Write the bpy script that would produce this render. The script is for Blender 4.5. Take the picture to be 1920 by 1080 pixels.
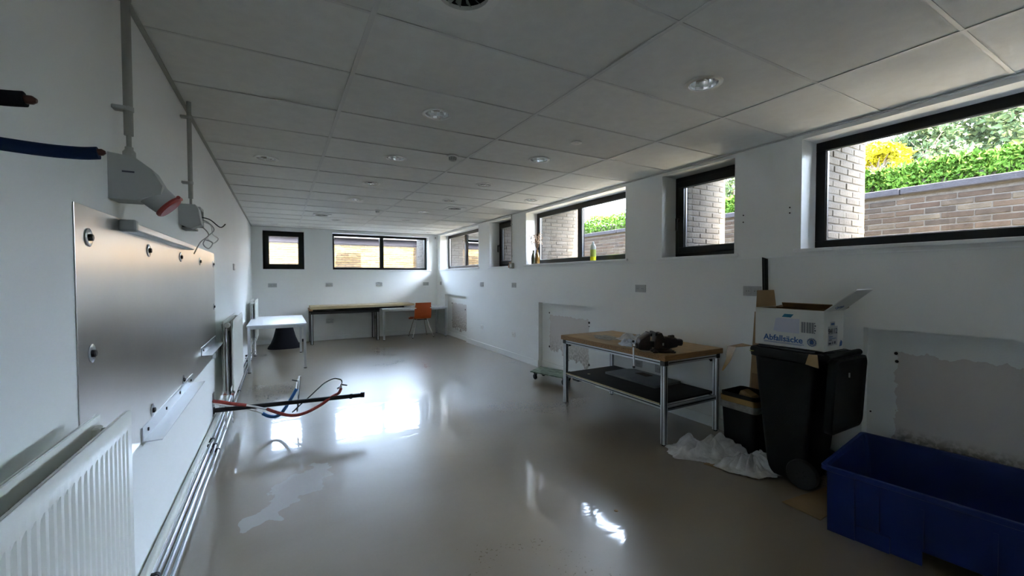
import bpy, bmesh, math, random
from mathutils import Vector, Matrix, noise, Euler
random.seed(7)
C = bpy.context.scene.collection
for o in list(bpy.data.objects): bpy.data.objects.remove(o)
PI = math.pi
# ------------------------------------------------------------------ camera, sky, sun, exposure
CAMH = 1.46
cam_d = bpy.data.cameras.new('camera'); cam = bpy.data.objects.new('camera', cam_d); C.objects.link(cam)
cam_d.sensor_width = 36; cam_d.lens = 36*774.18/1920; cam_d.clip_start = 0.02; cam_d.clip_end = 500
r_, u_, f_ = Vector((0.8722,-0.4890,-0.0028)), Vector((0.0146,0.0204,0.9997)), Vector((0.4889,0.8720,-0.0250))
f_.normalize(); r_ = (r_-f_*r_.dot(f_)).normalized(); u_ = r_.cross(f_)
m = Matrix((( r_.x,u_.x,-f_.x,0),(r_.y,u_.y,-f_.y,0),(r_.z,u_.z,-f_.z,CAMH),(0,0,0,1)))
cam.matrix_world = m
bpy.context.scene.camera = cam
W = bpy.data.worlds.new('sky'); bpy.context.scene.world = W; W.use_nodes = True
wn = W.node_tree.nodes; wl = W.node_tree.links
sky = wn.new('ShaderNodeTexSky'); sky.sky_type = 'NISHITA'; sky.sun_disc = False
SUN_EL, SUN_AZ = math.radians(42), math.radians(7)      # azimuth from -y towards +x
sky.sun_elevation = SUN_EL; sky.sun_rotation = PI - SUN_AZ
sky.dust_density = 3.0; sky.air_density = 0.75; sky.ozone_density = 1.5
bg = wn['Background']; bg.inputs[1].default_value = 0.72
mixw = wn.new('ShaderNodeMix'); mixw.data_type = 'RGBA'; mixw.inputs[0].default_value = 0.42
mixw.inputs[7].default_value = (4.9, 5.55, 6.5, 1)       # bright thin cloud over the whole sky
wl.new(sky.outputs[0], mixw.inputs[6]); wl.new(mixw.outputs[2], bg.inputs[0])
W.cycles.sampling_method = 'MANUAL'; W.cycles.sample_map_resolution = 512
sd = bpy.data.lights.new('sun', 'SUN'); sd.energy = 10.5; sd.angle = 0.009; sd.color = (1.0, 0.82, 0.52)
sun = bpy.data.objects.new('sun', sd); C.objects.link(sun)
sdir = Vector((math.sin(SUN_AZ)*math.cos(SUN_EL), -math.cos(SUN_AZ)*math.cos(SUN_EL), math.sin(SUN_EL)))
sun.rotation_euler = sdir.to_track_quat('Z', 'Y').to_euler(); sun.location = (3, -6, 12)
vs = bpy.context.scene.view_settings
vs.view_transform = 'Standard'; vs.look = 'None'; vs.gamma = 1; vs.use_curve_mapping = False
vs.exposure = 3.85
cy = bpy.context.scene.cycles
cy.max_bounces = 12; cy.diffuse_bounces = 8; cy.glossy_bounces = 5; cy.transmission_bounces = 6; cy.transparent_max_bounces = 16
cy.use_denoising = True; cy.sample_clamp_indirect = 6; cy.caustics_reflective = False; cy.caustics_refractive = False

# ------------------------------------------------------------------ materials
def mat(name, col, rough=0.6, metal=0.0, nscale=0, namt=0.0, bump=0.0, bscale=60, rvar=0.0, emit=None, spec=0.5, sheen=0, alpha=1, trans=0, stretch=None):
    mt = bpy.data.materials.new(name); mt.use_nodes = True
    nt = mt.node_tree; b = nt.nodes['Principled BSDF']
    b.inputs['Base Color'].default_value = (*col, 1); b.inputs['Roughness'].default_value = rough
    b.inputs['Metallic'].default_value = metal; b.inputs['Specular IOR Level'].default_value = spec
    if trans: b.inputs['Transmission Weight'].default_value = trans
    tc = nt.nodes.new('ShaderNodeTexCoord'); src = tc.outputs['Object']
    if stretch:
        mp = nt.nodes.new('ShaderNodeMapping'); mp.inputs['Scale'].default_value = stretch
        nt.links.new(src, mp.inputs[0]); src = mp.outputs[0]
    def noi(sc, det=4):
        n = nt.nodes.new('ShaderNodeTexNoise'); n.inputs['Scale'].default_value = sc; n.inputs['Detail'].default_value = det
        nt.links.new(src, n.inputs['Vector']); return n
    if namt:
        n = noi(nscale or 5); mr = nt.nodes.new('ShaderNodeMapRange')
        mr.inputs['From Min'].default_value = 0.3; mr.inputs['From Max'].default_value = 0.7
        mr.inputs['To Min'].default_value = 1-namt; mr.inputs['To Max'].default_value = 1+namt
        nt.links.new(n.outputs[0], mr.inputs[0])
        mx = nt.nodes.new('ShaderNodeVectorMath'); mx.operation = 'SCALE'
        mx.inputs[0].default_value = col; nt.links.new(mr.outputs[0], mx.inputs['Scale'])
        nt.links.new(mx.outputs[0], b.inputs['Base Color'])
        if rvar:
            m2 = nt.nodes.new('ShaderNodeMapRange'); m2.inputs['From Min'].default_value = 0.3; m2.inputs['From Max'].default_value = 0.7
            m2.inputs['To Min'].default_value = max(0.02, rough-rvar); m2.inputs['To Max'].default_value = rough+rvar
            nt.links.new(n.outputs[0], m2.inputs[0]); nt.links.new(m2.outputs[0], b.inputs['Roughness'])
    if bump:
        n = noi(bscale); bp = nt.nodes.new('ShaderNodeBump'); bp.inputs['Strength'].default_value = bump; bp.inputs['Distance'].default_value = 0.01
        nt.links.new(n.outputs[0], bp.inputs['Height']); nt.links.new(bp.outputs[0], b.inputs['Normal'])
    return mt
def rnd_mat(name, cols, rough=0.85, bump=0.5, bscale=40, namt=0.25):
    """colour picked per object from a ramp (bricks, tiles)"""
    mt = mat(name, cols[0], rough, bump=bump, bscale=bscale, spec=.15); nt = mt.node_tree; b = nt.nodes['Principled BSDF']
    oi = nt.nodes.new('ShaderNodeObjectInfo'); rp = nt.nodes.new('ShaderNodeValToRGB'); rp.color_ramp.interpolation = 'LINEAR'
    e = rp.color_ramp.elements; e[0].color = (*cols[0], 1); e[0].position = 0; e[1].color = (*cols[-1], 1); e[1].position = 1
    for i, c in enumerate(cols[1:-1]): k = e.new((i+1)/(len(cols)-1)); k.color = (*c, 1)
    nt.links.new(oi.outputs['Random'], rp.inputs[0])
    tc = nt.nodes.new('ShaderNodeTexCoord'); n = nt.nodes.new('ShaderNodeTexNoise'); n.inputs['Scale'].default_value = 14
    geo = nt.nodes.new('ShaderNodeNewGeometry'); nt.links.new(geo.outputs['Position'], n.inputs['Vector'])
    mr = nt.nodes.new('ShaderNodeMapRange'); mr.inputs['From Min'].default_value = .3; mr.inputs['From Max'].default_value = .7
    mr.inputs['To Min'].default_value = 1-namt; mr.inputs['To Max'].default_value = 1+namt; nt.links.new(n.outputs[0], mr.inputs[0])
    mx = nt.nodes.new('ShaderNodeVectorMath'); mx.operation = 'SCALE'; nt.links.new(rp.outputs[0], mx.inputs[0]); nt.links.new(mr.outputs[0], mx.inputs['Scale'])
    nt.links.new(mx.outputs[0], b.inputs['Base Color']); return mt

M = {}
M['wall'] = mat('white_wall_paint', (.85,.87,.855), .55, namt=.015, nscale=1.5, bump=.05, bscale=180)
M['plaster'] = mat('white_reveal_paint', (.86,.88,.885), .5)
M['ceil_back'] = mat('ceiling_void', (.05,.05,.05), .9)
M['tile'] = rnd_mat('mineral_ceiling_tile', [(.75,.755,.73),(.79,.795,.77)], .9, bump=.25, bscale=300, namt=.03)
M['tee'] = mat('ceiling_tee', (.66,.665,.65), .5)
M['white'] = mat('white_plastic', (.78,.78,.75), .35)
M['rad'] = mat('radiator_enamel', (.86,.87,.82), .3)
M['radback'] = mat('radiator_inside_grey', (.34,.33,.28), .7, namt=.2, nscale=20)  # greyer than the enamel, for fins and upper cross pipes
M['alu_sheet'] = mat('aluminium_sheet', (.68,.66,.63), .29, 1.0, nscale=2.5, namt=.04, rvar=.012)
M['alu'] = mat('aluminium_profile', (.62,.64,.66), .32, 1.0)
M['galv'] = mat('galvanised_steel', (.62,.66,.70), .22, 1.0)
M['chrome'] = mat('chrome', (.9,.9,.9), .15, 1.0)
M['black'] = mat('black_plastic', (.012,.012,.014), .45)
M['frame'] = mat('black_window_frame', (.006,.006,.006), .35, spec=.25)
M['darksteel'] = mat('dark_steel', (.03,.028,.028), .4, .6)
M['viseiron'] = mat('vise_iron', (.030,.019,.016), .45, .5, nscale=30, namt=.5)
M['grey'] = mat('grey_plastic', (.42,.43,.42), .45)
M['dgrey'] = mat('dark_grey_conduit', (.34,.34,.31), .5)
M['red'] = mat('red_plastic', (.30,.035,.03), .4)
M['redhose'] = mat('red_hose', (.28,.035,.025), .45, nscale=40, namt=.3)
M['bluehose'] = mat('blue_hose', (.03,.16,.42), .45)
M['bluefoam'] = mat('dark_blue_insulation', (.006,.020,.062), .85, spec=.15, bump=.2, bscale=200)
M['blackfoam'] = mat('black_insulation', (.010,.010,.013), .9, spec=.1, bump=.2, bscale=200)
M['copper'] = mat('dull_copper', (.10,.05,.04), .35, .8)
M['whiteboard'] = mat('white_laminate', (.74,.76,.79), .35)
M['wood'] = mat('beech_worktop', (.42,.27,.12), .45, nscale=4, namt=.25, stretch=(6,.8,6))
M['woodend'] = mat('worktop_edge', (.30,.155,.055), .5, nscale=8, namt=.4, stretch=(1,6,14))
M['woodpale'] = mat('pale_board', (.52,.42,.24), .45, nscale=4, namt=.12, stretch=(.8,8,8))
M['blackboard'] = mat('black_film_board', (.012,.011,.010), .55, spec=.2, nscale=12, namt=.4)
M['plate'] = mat('dull_metal_panel', (.20,.21,.205), .42, .5, nscale=6, namt=.15)
M['rust'] = mat('rusty_patch', (.07,.045,.02), .8, nscale=60, namt=.6)
M['orange'] = mat('orange_plastic', (.50,.085,.012), .38)
M['bin'] = mat('black_bin_plastic', (.007,.0075,.0075), .55, spec=.2, bump=.2, bscale=250)
M['tub'] = mat('blue_tub_plastic', (.006,.022,.125), .5, spec=.3, nscale=3, namt=.15, bump=.1, bscale=120)
M['card'] = mat('cardboard', (.30,.20,.10), .8, nscale=6, namt=.12)
M['cardin'] = mat('cardboard_inside', (.20,.12,.06), .85, nscale=6, namt=.2)
M['cardwhite'] = mat('white_printed_carton', (.66,.66,.62), .6, nscale=4, namt=.06)
M['tape'] = mat('brown_tape', (.30,.17,.045), .35)
M['ink'] = mat('blue_print', (.03,.10,.30), .6)
M['inkdark'] = mat('dark_print', (.04,.045,.07), .6)
M['teal'] = mat('teal_print', (.01,.15,.27), .5)
M['sticker'] = mat('lilac_label', (.52,.53,.62), .4)
M['greysticker'] = mat('pale_grey_label', (.40,.41,.43), .4)
M['cloth'] = mat('white_dust_cloth', (.62,.62,.62), .9, nscale=14, namt=.22, bump=.5, bscale=60)
M['ragblue'] = mat('pale_blue_rag', (.58,.64,.74), .9, nscale=22, namt=.2)
M['raggrey'] = mat('grey_rag', (.30,.29,.26), .9, nscale=22, namt=.25)
M['glassgreen'] = mat('dark_green_glaze', (.05,.055,.03), .15)
M['amber'] = mat('amber_glaze', (.14,.075,.015), .15)
M['dried'] = mat('dried_flower', (.62,.47,.33), .9, nscale=60, namt=.3)
M['stem'] = mat('dry_stem', (.16,.10,.05), .9)
M['terra'] = mat('terracotta', (.50,.24,.13), .8)
M['yellowliquid'] = mat('yellow_liquid', (.86,.80,.02), .2)
M['clearplastic'] = mat('milky_clear_plastic', (.78,.82,.74), .2, trans=.35)
M['label'] = mat('olive_label', (.46,.50,.08), .5)
M['greenboard'] = mat('worn_green_board', (.17,.22,.16), .7, nscale=14, namt=.55)
M['rubber'] = mat('black_rubber', (.012,.012,.012), .7)
M['coping'] = mat('slate_coping', (.022,.022,.026), .9, spec=.1, nscale=12, namt=.15, bump=.4)
M['mortar'] = mat('mortar', (.042,.038,.033), .95, nscale=20, namt=.15, bump=.5)
M['mortar_pale'] = mat('pale_mortar', (.05,.046,.04), .95, nscale=20, namt=.1, bump=.5)
M['brick'] = rnd_mat('grey_brown_brick', [(.025,.0175,.0125),(.018,.0145,.0118),(.034,.0245,.0175),(.022,.0148,.011),(.039,.033,.025),(.023,.018,.0145)])
M['brick_pale'] = rnd_mat('cream_brick', [(.066,.058,.047),(.078,.070,.057),(.057,.050,.041),(.073,.067,.057)], namt=.12)
M['brick_sun_tint'] = rnd_mat('sun_tinted_brick', [(.060,.041,.018),(.074,.053,.026),(.050,.034,.016),(.069,.050,.029)])  # same brick as the garden wall, with warm sunlight put into its colours
M['band'] = mat('grey_concrete_band', (.045,.041,.046), .9, spec=.1, nscale=18, namt=.1)
M['ground'] = mat('pale_gravel_ground', (.36,.34,.29), .95, nscale=40, namt=.3, bump=.6)
M['roof'] = mat('roof_felt', (.10,.10,.10), .9)
M['leaf'] = mat('hedge_leaf', (.050,.105,.012), .7, spec=.1, nscale=3, namt=.35)
M['leaf2'] = mat('tree_leaf', (.030,.048,.020), .7, spec=.1, nscale=2, namt=.4)
M['leafy'] = mat('golden_leaf', (.22,.20,.008), .7, spec=.1, nscale=3, namt=.3)
M['bark'] = mat('bark', (.09,.07,.05), .9, nscale=20, namt=.3)
M['paintedpipe'] = mat('painted_pipe', (.55,.56,.50), .35)
M['seal'] = mat('screw_hole_dark', (.02,.018,.015), .9)
M['socketgrey'] = mat('socket_front', (.44,.45,.45), .4)

# floor: polished, sealed concrete
def floor_mat():
    mt = mat('polished_concrete', (.17,.15,.125), .16); nt = mt.node_tree; b = nt.nodes['Principled BSDF']; L = nt.links
    tc = nt.nodes.new('ShaderNodeTexCoord')
    def noi(sc, det=5, vec=None, dist=0):
        n = nt.nodes.new('ShaderNodeTexNoise'); n.inputs['Scale'].default_value = sc; n.inputs['Detail'].default_value = det
        n.inputs['Distortion'].default_value = dist
        L.new(vec or tc.outputs['Object'], n.inputs['Vector']); return n.outputs[0]
    def mr(src, a, b_, c, d):
        n = nt.nodes.new('ShaderNodeMapRange'); L.new(src, n.inputs[0])
        for k, v in zip((1,2,3,4), (a,b_,c,d)): n.inputs[k].default_value = v
        return n.outputs[0]
    def mathn(op, a, b_=None):
        n = nt.nodes.new('ShaderNodeMath'); n.operation = op; n.use_clamp = False
        for i, v in enumerate((a, b_)):
            if v is None: continue
            if isinstance(v, (int, float)): n.inputs[i].default_value = v
            else: L.new(v, n.inputs[i])
        return n.outputs[0]
    big = noi(.9, 5, dist=.6); fine = noi(55, 3)
    ramp = nt.nodes.new('ShaderNodeValToRGB'); L.new(big, ramp.inputs[0])
    e = ramp.color_ramp.elements; e[0].position = .3; e[0].color = (.205,.165,.115,1); e[1].position = .72; e[1].color = (.285,.243,.18,1)
    # pale scraped patch, an irregular worn spot on the floor
    sep = nt.nodes.new('ShaderNodeSeparateXYZ'); L.new(tc.outputs['Object'], sep.inputs[0])
    wob = mr(noi(3.2, 6), .3, .7, -.17, .17); wob2 = mr(noi(7, 6), .3, .7, -.06, .06)
    X, Y = sep.outputs[0], sep.outputs[1]
    cx = mathn('SUBTRACT', X, mathn('ADD', mathn('MULTIPLY', mathn('SUBTRACT', Y, 3.18), .42), .07))
    dx = mathn('DIVIDE', mathn('ADD', cx, mathn('ADD', wob, wob2)), .15); dy = mathn('DIVIDE', mathn('ADD', mathn('SUBTRACT', Y, 3.18), wob2), .40)
    rr = mathn('SQRT', mathn('ADD', mathn('MULTIPLY', dx, dx), mathn('MULTIPLY', dy, dy)))
    mask = mr(rr, .98, 1.02, 1, 0)
    # dark damp-looking scuffs
    sc = mr(noi(1.7, 6, dist=1.2), .60, .72, 0, .5)
    c1 = nt.nodes.new('ShaderNodeMix'); c1.data_type = 'RGBA'; L.new(mask, c1.inputs[0]); L.new(ramp.outputs[0], c1.inputs[6]); c1.inputs[7].default_value = (.40,.385,.36,1)
    c2 = nt.nodes.new('ShaderNodeMix'); c2.data_type = 'RGBA'; L.new(sc, c2.inputs[0]); L.new(c1.outputs[2], c2.inputs[6]); c2.inputs[7].default_value = (.22,.19,.15,1)
    L.new(c2.outputs[2], b.inputs['Base Color'])
    r1 = mr(big, .3, .7, .27, .38); r2 = mathn('ADD', r1, mathn('MULTIPLY', mask, .2)); r3 = mathn('ADD', r2, mr(fine, .3, .7, -.02, .03))
    L.new(r3, b.inputs['Roughness'])
    mp = nt.nodes.new('ShaderNodeMapping'); mp.inputs['Scale'].default_value = (1.0, 2.2, 1); L.new(tc.outputs['Object'], mp.inputs[0])
    wav = noi(2.4, 3, mp.outputs[0], .8)
    bp = nt.nodes.new('ShaderNodeBump'); bp.inputs['Strength'].default_value = .14; bp.inputs['Distance'].default_value = .012; L.new(wav, bp.inputs['Height'])
    b2 = nt.nodes.new('ShaderNodeBump'); b2.inputs['Strength'].default_value = .02; b2.inputs['Distance'].default_value = .002; L.new(fine, b2.inputs['Height']); L.new(bp.outputs[0], b2.inputs['Normal'])
    L.new(b2.outputs[0], b.inputs['Normal']); b.inputs['Specular IOR Level'].default_value = .8
    b.inputs['Coat Weight'].default_value = .8; b.inputs['Coat IOR'].default_value = 1.55; b.inputs['Coat Roughness'].default_value = .065; L.new(bp.outputs[0], b.inputs['Coat Normal'])
    return mt
M['floor'] = floor_mat()

# exposed, peeled plaster inside the wall recesses (stain with a shape of its own)
def niche_mat(name, y0, y1, z0, z1, slope, dz=.42):
    mt = mat(name, (.85,.87,.855), .6, bump=.15, bscale=90); nt = mt.node_tree; b = nt.nodes['Principled BSDF']; L = nt.links
    tc = nt.nodes.new('ShaderNodeTexCoord'); sep = nt.nodes.new('ShaderNodeSeparateXYZ'); L.new(tc.outputs['Object'], sep.inputs[0])
    def noi(sc, det=6):
        n = nt.nodes.new('ShaderNodeTexNoise'); n.inputs['Scale'].default_value = sc; n.inputs['Detail'].default_value = det
        L.new(tc.outputs['Object'], n.inputs['Vector']); return n.outputs[0]
    def mr(src, a, b_, c, d):
        n = nt.nodes.new('ShaderNodeMapRange'); L.new(src, n.inputs[0])
        for k, v in zip((1,2,3,4), (a,b_,c,d)): n.inputs[k].default_value = v
        return n.outputs[0]
    def mathn(op, a, b_=None):
        n = nt.nodes.new('ShaderNodeMath'); n.operation = op
        for i, v in enumerate((a, b_)):
            if v is None: continue
            if isinstance(v, (int, float)): n.inputs[i].default_value = v
            else: L.new(v, n.inputs[i])
        return n.outputs[0]
    small = mr(noi(18), .3, .7, -.02, .02); rag = mr(noi(9), .3, .7, -.10, .10)
    Y = mathn('ADD', sep.outputs[1], small); Z = mathn('ADD', sep.outputs[2], small)
    zb = mathn('ADD', mathn('ADD', z0, mathn('MULTIPLY', mathn('SUBTRACT', Y, y0), slope)), rag)
    m1 = mathn('MULTIPLY', mathn('GREATER_THAN', Y, y0), mathn('LESS_THAN', Y, y1))
    m2 = mathn('MULTIPLY', mathn('LESS_THAN', Z, z1), mathn('GREATER_THAN', Z, zb))
    mask = mathn('MULTIPLY', m1, m2)
    dark = mathn('MULTIPLY', mr(sep.outputs[2], z0+.05, z0+dz, 1, 0), mr(noi(30), .42, .56, 0, 1))
    rp = nt.nodes.new('ShaderNodeMix'); rp.data_type = 'RGBA'; L.new(dark, rp.inputs[0]); rp.inputs[6].default_value = (.68,.64,.61,1); rp.inputs[7].default_value = (.36,.33,.29,1)
    mx = nt.nodes.new('ShaderNodeMix'); mx.data_type = 'RGBA'; L.new(mask, mx.inputs[0]); mx.inputs[6].default_value = (.84,.86,.845,1); L.new(rp.outputs[2], mx.inputs[7])
    L.new(mx.outputs[2], b.inputs['Base Color']); return mt

# single thin window pane: mostly clear, with a Fresnel mirror image
def pane_mat():
    mt = bpy.data.materials.new('window_glass'); mt.use_nodes = True; nt = mt.node_tree; nt.nodes.clear()
    out = nt.nodes.new('ShaderNodeOutputMaterial'); mx = nt.nodes.new('ShaderNodeMixShader'); fr = nt.nodes.new('ShaderNodeFresnel'); fr.inputs[0].default_value = 1.5
    t = nt.nodes.new('ShaderNodeBsdfTransparent'); t.inputs[0].default_value = (.93,.95,.94,1); g = nt.nodes.new('ShaderNodeBsdfGlossy'); g.inputs[1].default_value = 0.01
    nt.links.new(fr.outputs[0], mx.inputs[0]); nt.links.new(t.outputs[0], mx.inputs[1]); nt.links.new(g.outputs[0], mx.inputs[2]); nt.links.new(mx.outputs[0], out.inputs[0]); return mt
M['pane'] = pane_mat()

# ------------------------------------------------------------------ builders
class B:
    def __init__(s): s.bm = bmesh.new()
    def box(s, a, b, bev=0, rot=None, seg=1):
        c = [(a[i]+b[i])/2 for i in range(3)]; d = [abs(b[i]-a[i]) for i in range(3)]
        r = bmesh.ops.create_cube(s.bm, size=1); vs_ = r['verts']
        bmesh.ops.scale(s.bm, vec=d, verts=vs_)
        if bev:
            es = list({e for v in vs_ for e in v.link_edges})
            rr = bmesh.ops.bevel(s.bm, geom=es, offset=bev, segments=seg, affect='EDGES', profile=.5)
            vs_ = [v for v in rr['verts']] if rr['verts'] else vs_
            vs_ = list({v for f in rr['faces'] for v in f.verts} | {v for v in vs_ if v.is_valid})
        if rot: bmesh.ops.rotate(s.bm, cent=(0,0,0), matrix=rot, verts=vs_)
        bmesh.ops.translate(s.bm, vec=c, verts=vs_); return s
    def tube(s, pts, r, n=10, caps=True):
        pts = [Vector(p) for p in pts]; rings = []; up = None
        rad = r if isinstance(r, (list, tuple)) else [r]*len(pts)
        for i, p in enumerate(pts):
            d = (pts[min(i+1, len(pts)-1)] - pts[max(i-1, 0)]).normalized()
            if up is None: up = d.orthogonal().normalized()
            up = (up - d*up.dot(d)).normalized(); sd_ = d.cross(up)
            rings.append([s.bm.verts.new(p + (up*math.cos(2*PI*k/n) + sd_*math.sin(2*PI*k/n))*rad[i]) for k in range(n)])
        for a, b in zip(rings, rings[1:]):
            for k in range(n): s.bm.faces.new((a[k], a[(k+1)%n], b[(k+1)%n], b[k]))
        if caps: s.bm.faces.new(rings[0][::-1]); s.bm.faces.new(rings[-1])
        return s
    def lathe(s, prof, c=(0,0,0), n=24, axis='z', caps=True):
        rings = []
        for (r, h) in prof:
            ring = []
            for k in range(n):
                a = 2*PI*k/n; x, y = max(r, 1e-4)*math.cos(a), max(r, 1e-4)*math.sin(a)
                v = {'z': (x, y, h), 'y': (x, h, -y), 'x': (h, x, y)}[axis]
                ring.append(s.bm.verts.new((v[0]+c[0], v[1]+c[1], v[2]+c[2])))
            rings.append(ring)
        for a, b in zip(rings, rings[1:]):
            for k in range(n): s.bm.faces.new((a[k], a[(k+1)%n], b[(k+1)%n], b[k]))
        if caps and prof[0][0] > .002: s.bm.faces.new(rings[0][::-1])
        if caps and prof[-1][0] > .002: s.bm.faces.new(rings[-1])
        return s
    def prism(s, poly, vec):
        """extrude a closed 3D polygon along vec"""
        a = [s.bm.verts.new(p) for p in poly]; b = [s.bm.verts.new(Vector(p)+Vector(vec)) for p in poly]; n = len(a)
        s.bm.faces.new(a[::-1]); s.bm.faces.new(b)
        for k in range(n): s.bm.faces.new((a[k], a[(k+1)%n], b[(k+1)%n], b[k]))
        return s
    def quad(s, *p): s.bm.faces.new([s.bm.verts.new(q) for q in p]); return s
    def hull_loft(s, rings, caps=True):
        R_ = [[s.bm.verts.new(p) for p in r] for r in rings]; n = len(R_[0])
        for a, b in zip(R_, R_[1:]):
            for k in range(n): s.bm.faces.new((a[k], a[(k+1)%n], b[(k+1)%n], b[k]))
        if caps: s.bm.faces.new(R_[0][::-1]); s.bm.faces.new(R_[-1])
        return s
    def mesh(s, name, m_, off=(0,0,0), smooth=False):
        bmesh.ops.translate(s.bm, vec=[-q for q in off], verts=s.bm.verts)
        bmesh.ops.recalc_face_normals(s.bm, faces=s.bm.faces)
        me = bpy.data.meshes.new(name); s.bm.to_mesh(me); s.bm.free(); me.materials.append(M[m_] if isinstance(m_, str) else m_)
        if smooth:
            for p in me.polygons: p.use_smooth = True
            try: me.set_sharp_from_angle(angle=math.radians(40))
            except Exception: pass
        return me
def root_of(o):
    while o.parent: o = o.parent
    return o
def part(name, b, m_, parent=None, smooth=False, label=None, kind=None):
    off = tuple(root_of(parent).location) if parent else (0,0,0)
    o = bpy.data.objects.new(name, b.mesh(name, m_, off, smooth)); C.objects.link(o)
    if parent: o.parent = parent
    if label: o['label'] = label
    if kind: o['kind'] = kind
    return o
def thing(name, label, cat, loc=(0,0,0), group=None):
    o = bpy.data.objects.new(name, None); C.objects.link(o); o.location = loc; o.empty_display_size = .1
    o['label'] = label; o['category'] = cat
    if group: o['group'] = group
    return o
def single(name, b, m_, label, cat, loc=(0,0,0), group=None, smooth=False):
    o = bpy.data.objects.new(name, b.mesh(name, m_, loc, smooth)); C.objects.link(o); o.location = loc
    o['label'] = label; o['category'] = cat
    if group: o['group'] = group
    return o
def struct(name, b=None, m_=None, loc=(0,0,0), label=None, cat=None):
    if b is None: o = bpy.data.objects.new(name, None); o.location = loc
    else: o = bpy.data.objects.new(name, b.mesh(name, m_, loc)); o.location = loc
    C.objects.link(o); o['kind'] = 'structure'
    if label: o['label'] = label
    if cat: o['category'] = cat
    return o
def copy_tree(o, parent=None):
    c = o.copy(); C.objects.link(c)
    if parent: c.parent = parent
    for ch in list(o.children): copy_tree(ch, c)
    return c
def smooth_path(pts, k=6):
    P = [Vector(p) for p in pts]; out = []
    for i in range(len(P)-1):
        p0, p1, p2, p3 = P[max(i-1,0)], P[i], P[i+1], P[min(i+2,len(P)-1)]
        for j in range(k):
            t = j/k; out.append(.5*((2*p1)+(p2-p0)*t+(2*p0-5*p1+4*p2-p3)*t*t+(3*p1-p0-3*p2+p3)*t**3))
    out.append(P[-1]); return out
def text(name, s_, size, m_, parent, loc, right, up, extrude=.0004, bold=0.0):
    cu = bpy.data.curves.new(name, 'FONT'); cu.body = s_; cu.size = size; cu.extrude = extrude; cu.offset = bold; cu.resolution_u = 3
    t = bpy.data.objects.new(name, cu); C.objects.link(t)
    dg = bpy.context.evaluated_depsgraph_get(); me = bpy.data.meshes.new_from_object(t.evaluated_get(dg)); bpy.data.objects.remove(t)
    me.materials.clear(); me.materials.append(M[m_])
    r = Vector(right).normalized(); u = Vector(up).normalized(); n = r.cross(u)
    me.transform(Matrix(((r.x,u.x,n.x,loc[0]),(r.y,u.y,n.y,loc[1]),(r.z,u.z,n.z,loc[2]),(0,0,0,1))))
    off = root_of(parent).location; me.transform(Matrix.Translation(-off))
    o = bpy.data.objects.new(name, me); C.objects.link(o); o.parent = parent; return o

XL, XR, YB, YF, H = -.545, 3.66, 10.6, -1.6, 2.60
# ------------------------------------------------------------------ room shell
fl = B(); fl.box((XL-.3, YF-.3, -.2), (XR+.5, YB+.3, 0)); struct('floor', fl, 'floor')
wl_ = B(); wl_.box((XL-.25, YF-.2, -.1), (XL, YB+.35, 2.8)); struct('wall_left', wl_, 'wall')
wf = B(); wf.box((XL, YF-.2, -.1), (XR+.4, YF, 2.8))
struct('wall_front', wf, 'wall')
RWIN = [(-.56,1.77,1.685,2.56), (2.33,3.16,1.675,2.56), (3.71,6.03,1.685,2.56), (6.56,7.44,1.675,2.56), (7.97,10.36,1.685,2.56)]
NICH = [(-.05,1.35,1.095), (4.24,5.645,1.06), (8.63,10.03,1.04)]
wr = B()
XI = 3.94
wr.box((XR, YF, 2.56), (XI, YB+.34, 2.8))
ys = sorted([YF, YB+.34] + [v for w in RWIN for v in w[:2]])
for a, b_ in zip(ys[::2], ys[1::2]): wr.box((XR, a, 1.675), (XI, b_, 2.56))
wr.box((XR, YF, 1.12), (XI, YB+.34, 1.675))
zs = sorted([YF, YB+.34] + [v for w in NICH for v in w[:2]])
for a, b_ in zip(zs[::2], zs[1::2]): wr.box((XR, a, -.1), (XI, b_, 1.12))
for (a, b_, zt) in NICH:
    wr.box((XR, a, zt), (XI, b_, 1.12))
WR = struct('wall_right', wr, 'wall')
for i, (a, b_, zt) in enumerate(NICH):
    nb = B(); nb.box((3.735, a, -.1), (XI, b_, zt))
    p = [(-.05+.02,1.19,.30,.93,-.0), (4.48,5.43,.33,.87,.0), (8.72,9.72,.22,.84,-.03)][i]
    slope = [0, .18, .05][i]
    part('recess_back_panel', nb, niche_mat('peeled_plaster_%d' % i, p[0], p[1], p[2]-(.18 if i==1 else .0), p[3], slope, (.12,.42,.62)[i]), WR)
# torn fixings and screw holes in the right wall
for (y, z, s) in [(5.44,.90,.022),(5.44,.36,.028),(4.47,.83,.03),(4.47,.78,.015),(1.19,.925,.018),(1.185,.87,.018),(9.72,.83,.03),(8.88,.72,.03),(9.73,.40,.02),(4.47,.24,.03)]:
    h = B(); h.lathe([(s*.6,0),(s*.6,.004)], (3.731, y, z), 7, 'x'); part('torn_fixing_hole', h, 'seal', WR)
for (y, z) in [(2.245,2.017),(2.245,1.955),(1.855,2.03),(1.855,1.985),(1.30,.5)]:
    h = B(); h.lathe([(.006,0),(.006,.003)], (3.657, y, z), 8, 'x'); part('screw_hole', h, 'seal', WR)
# back wall
wb = B(); YO = YB+.34
wb.box((XL, YB, -.1), (XR, YO, 1.665)); wb.box((XL, YB, 2.53), (XR, YO, 2.8))
for a, b_ in ((XL,-.335),(.49,1.085),(3.43,XR)): wb.box((a, YB, 1.665), (b_, YO, 2.53))
WB = struct('wall_back', wb, 'wall')
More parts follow.
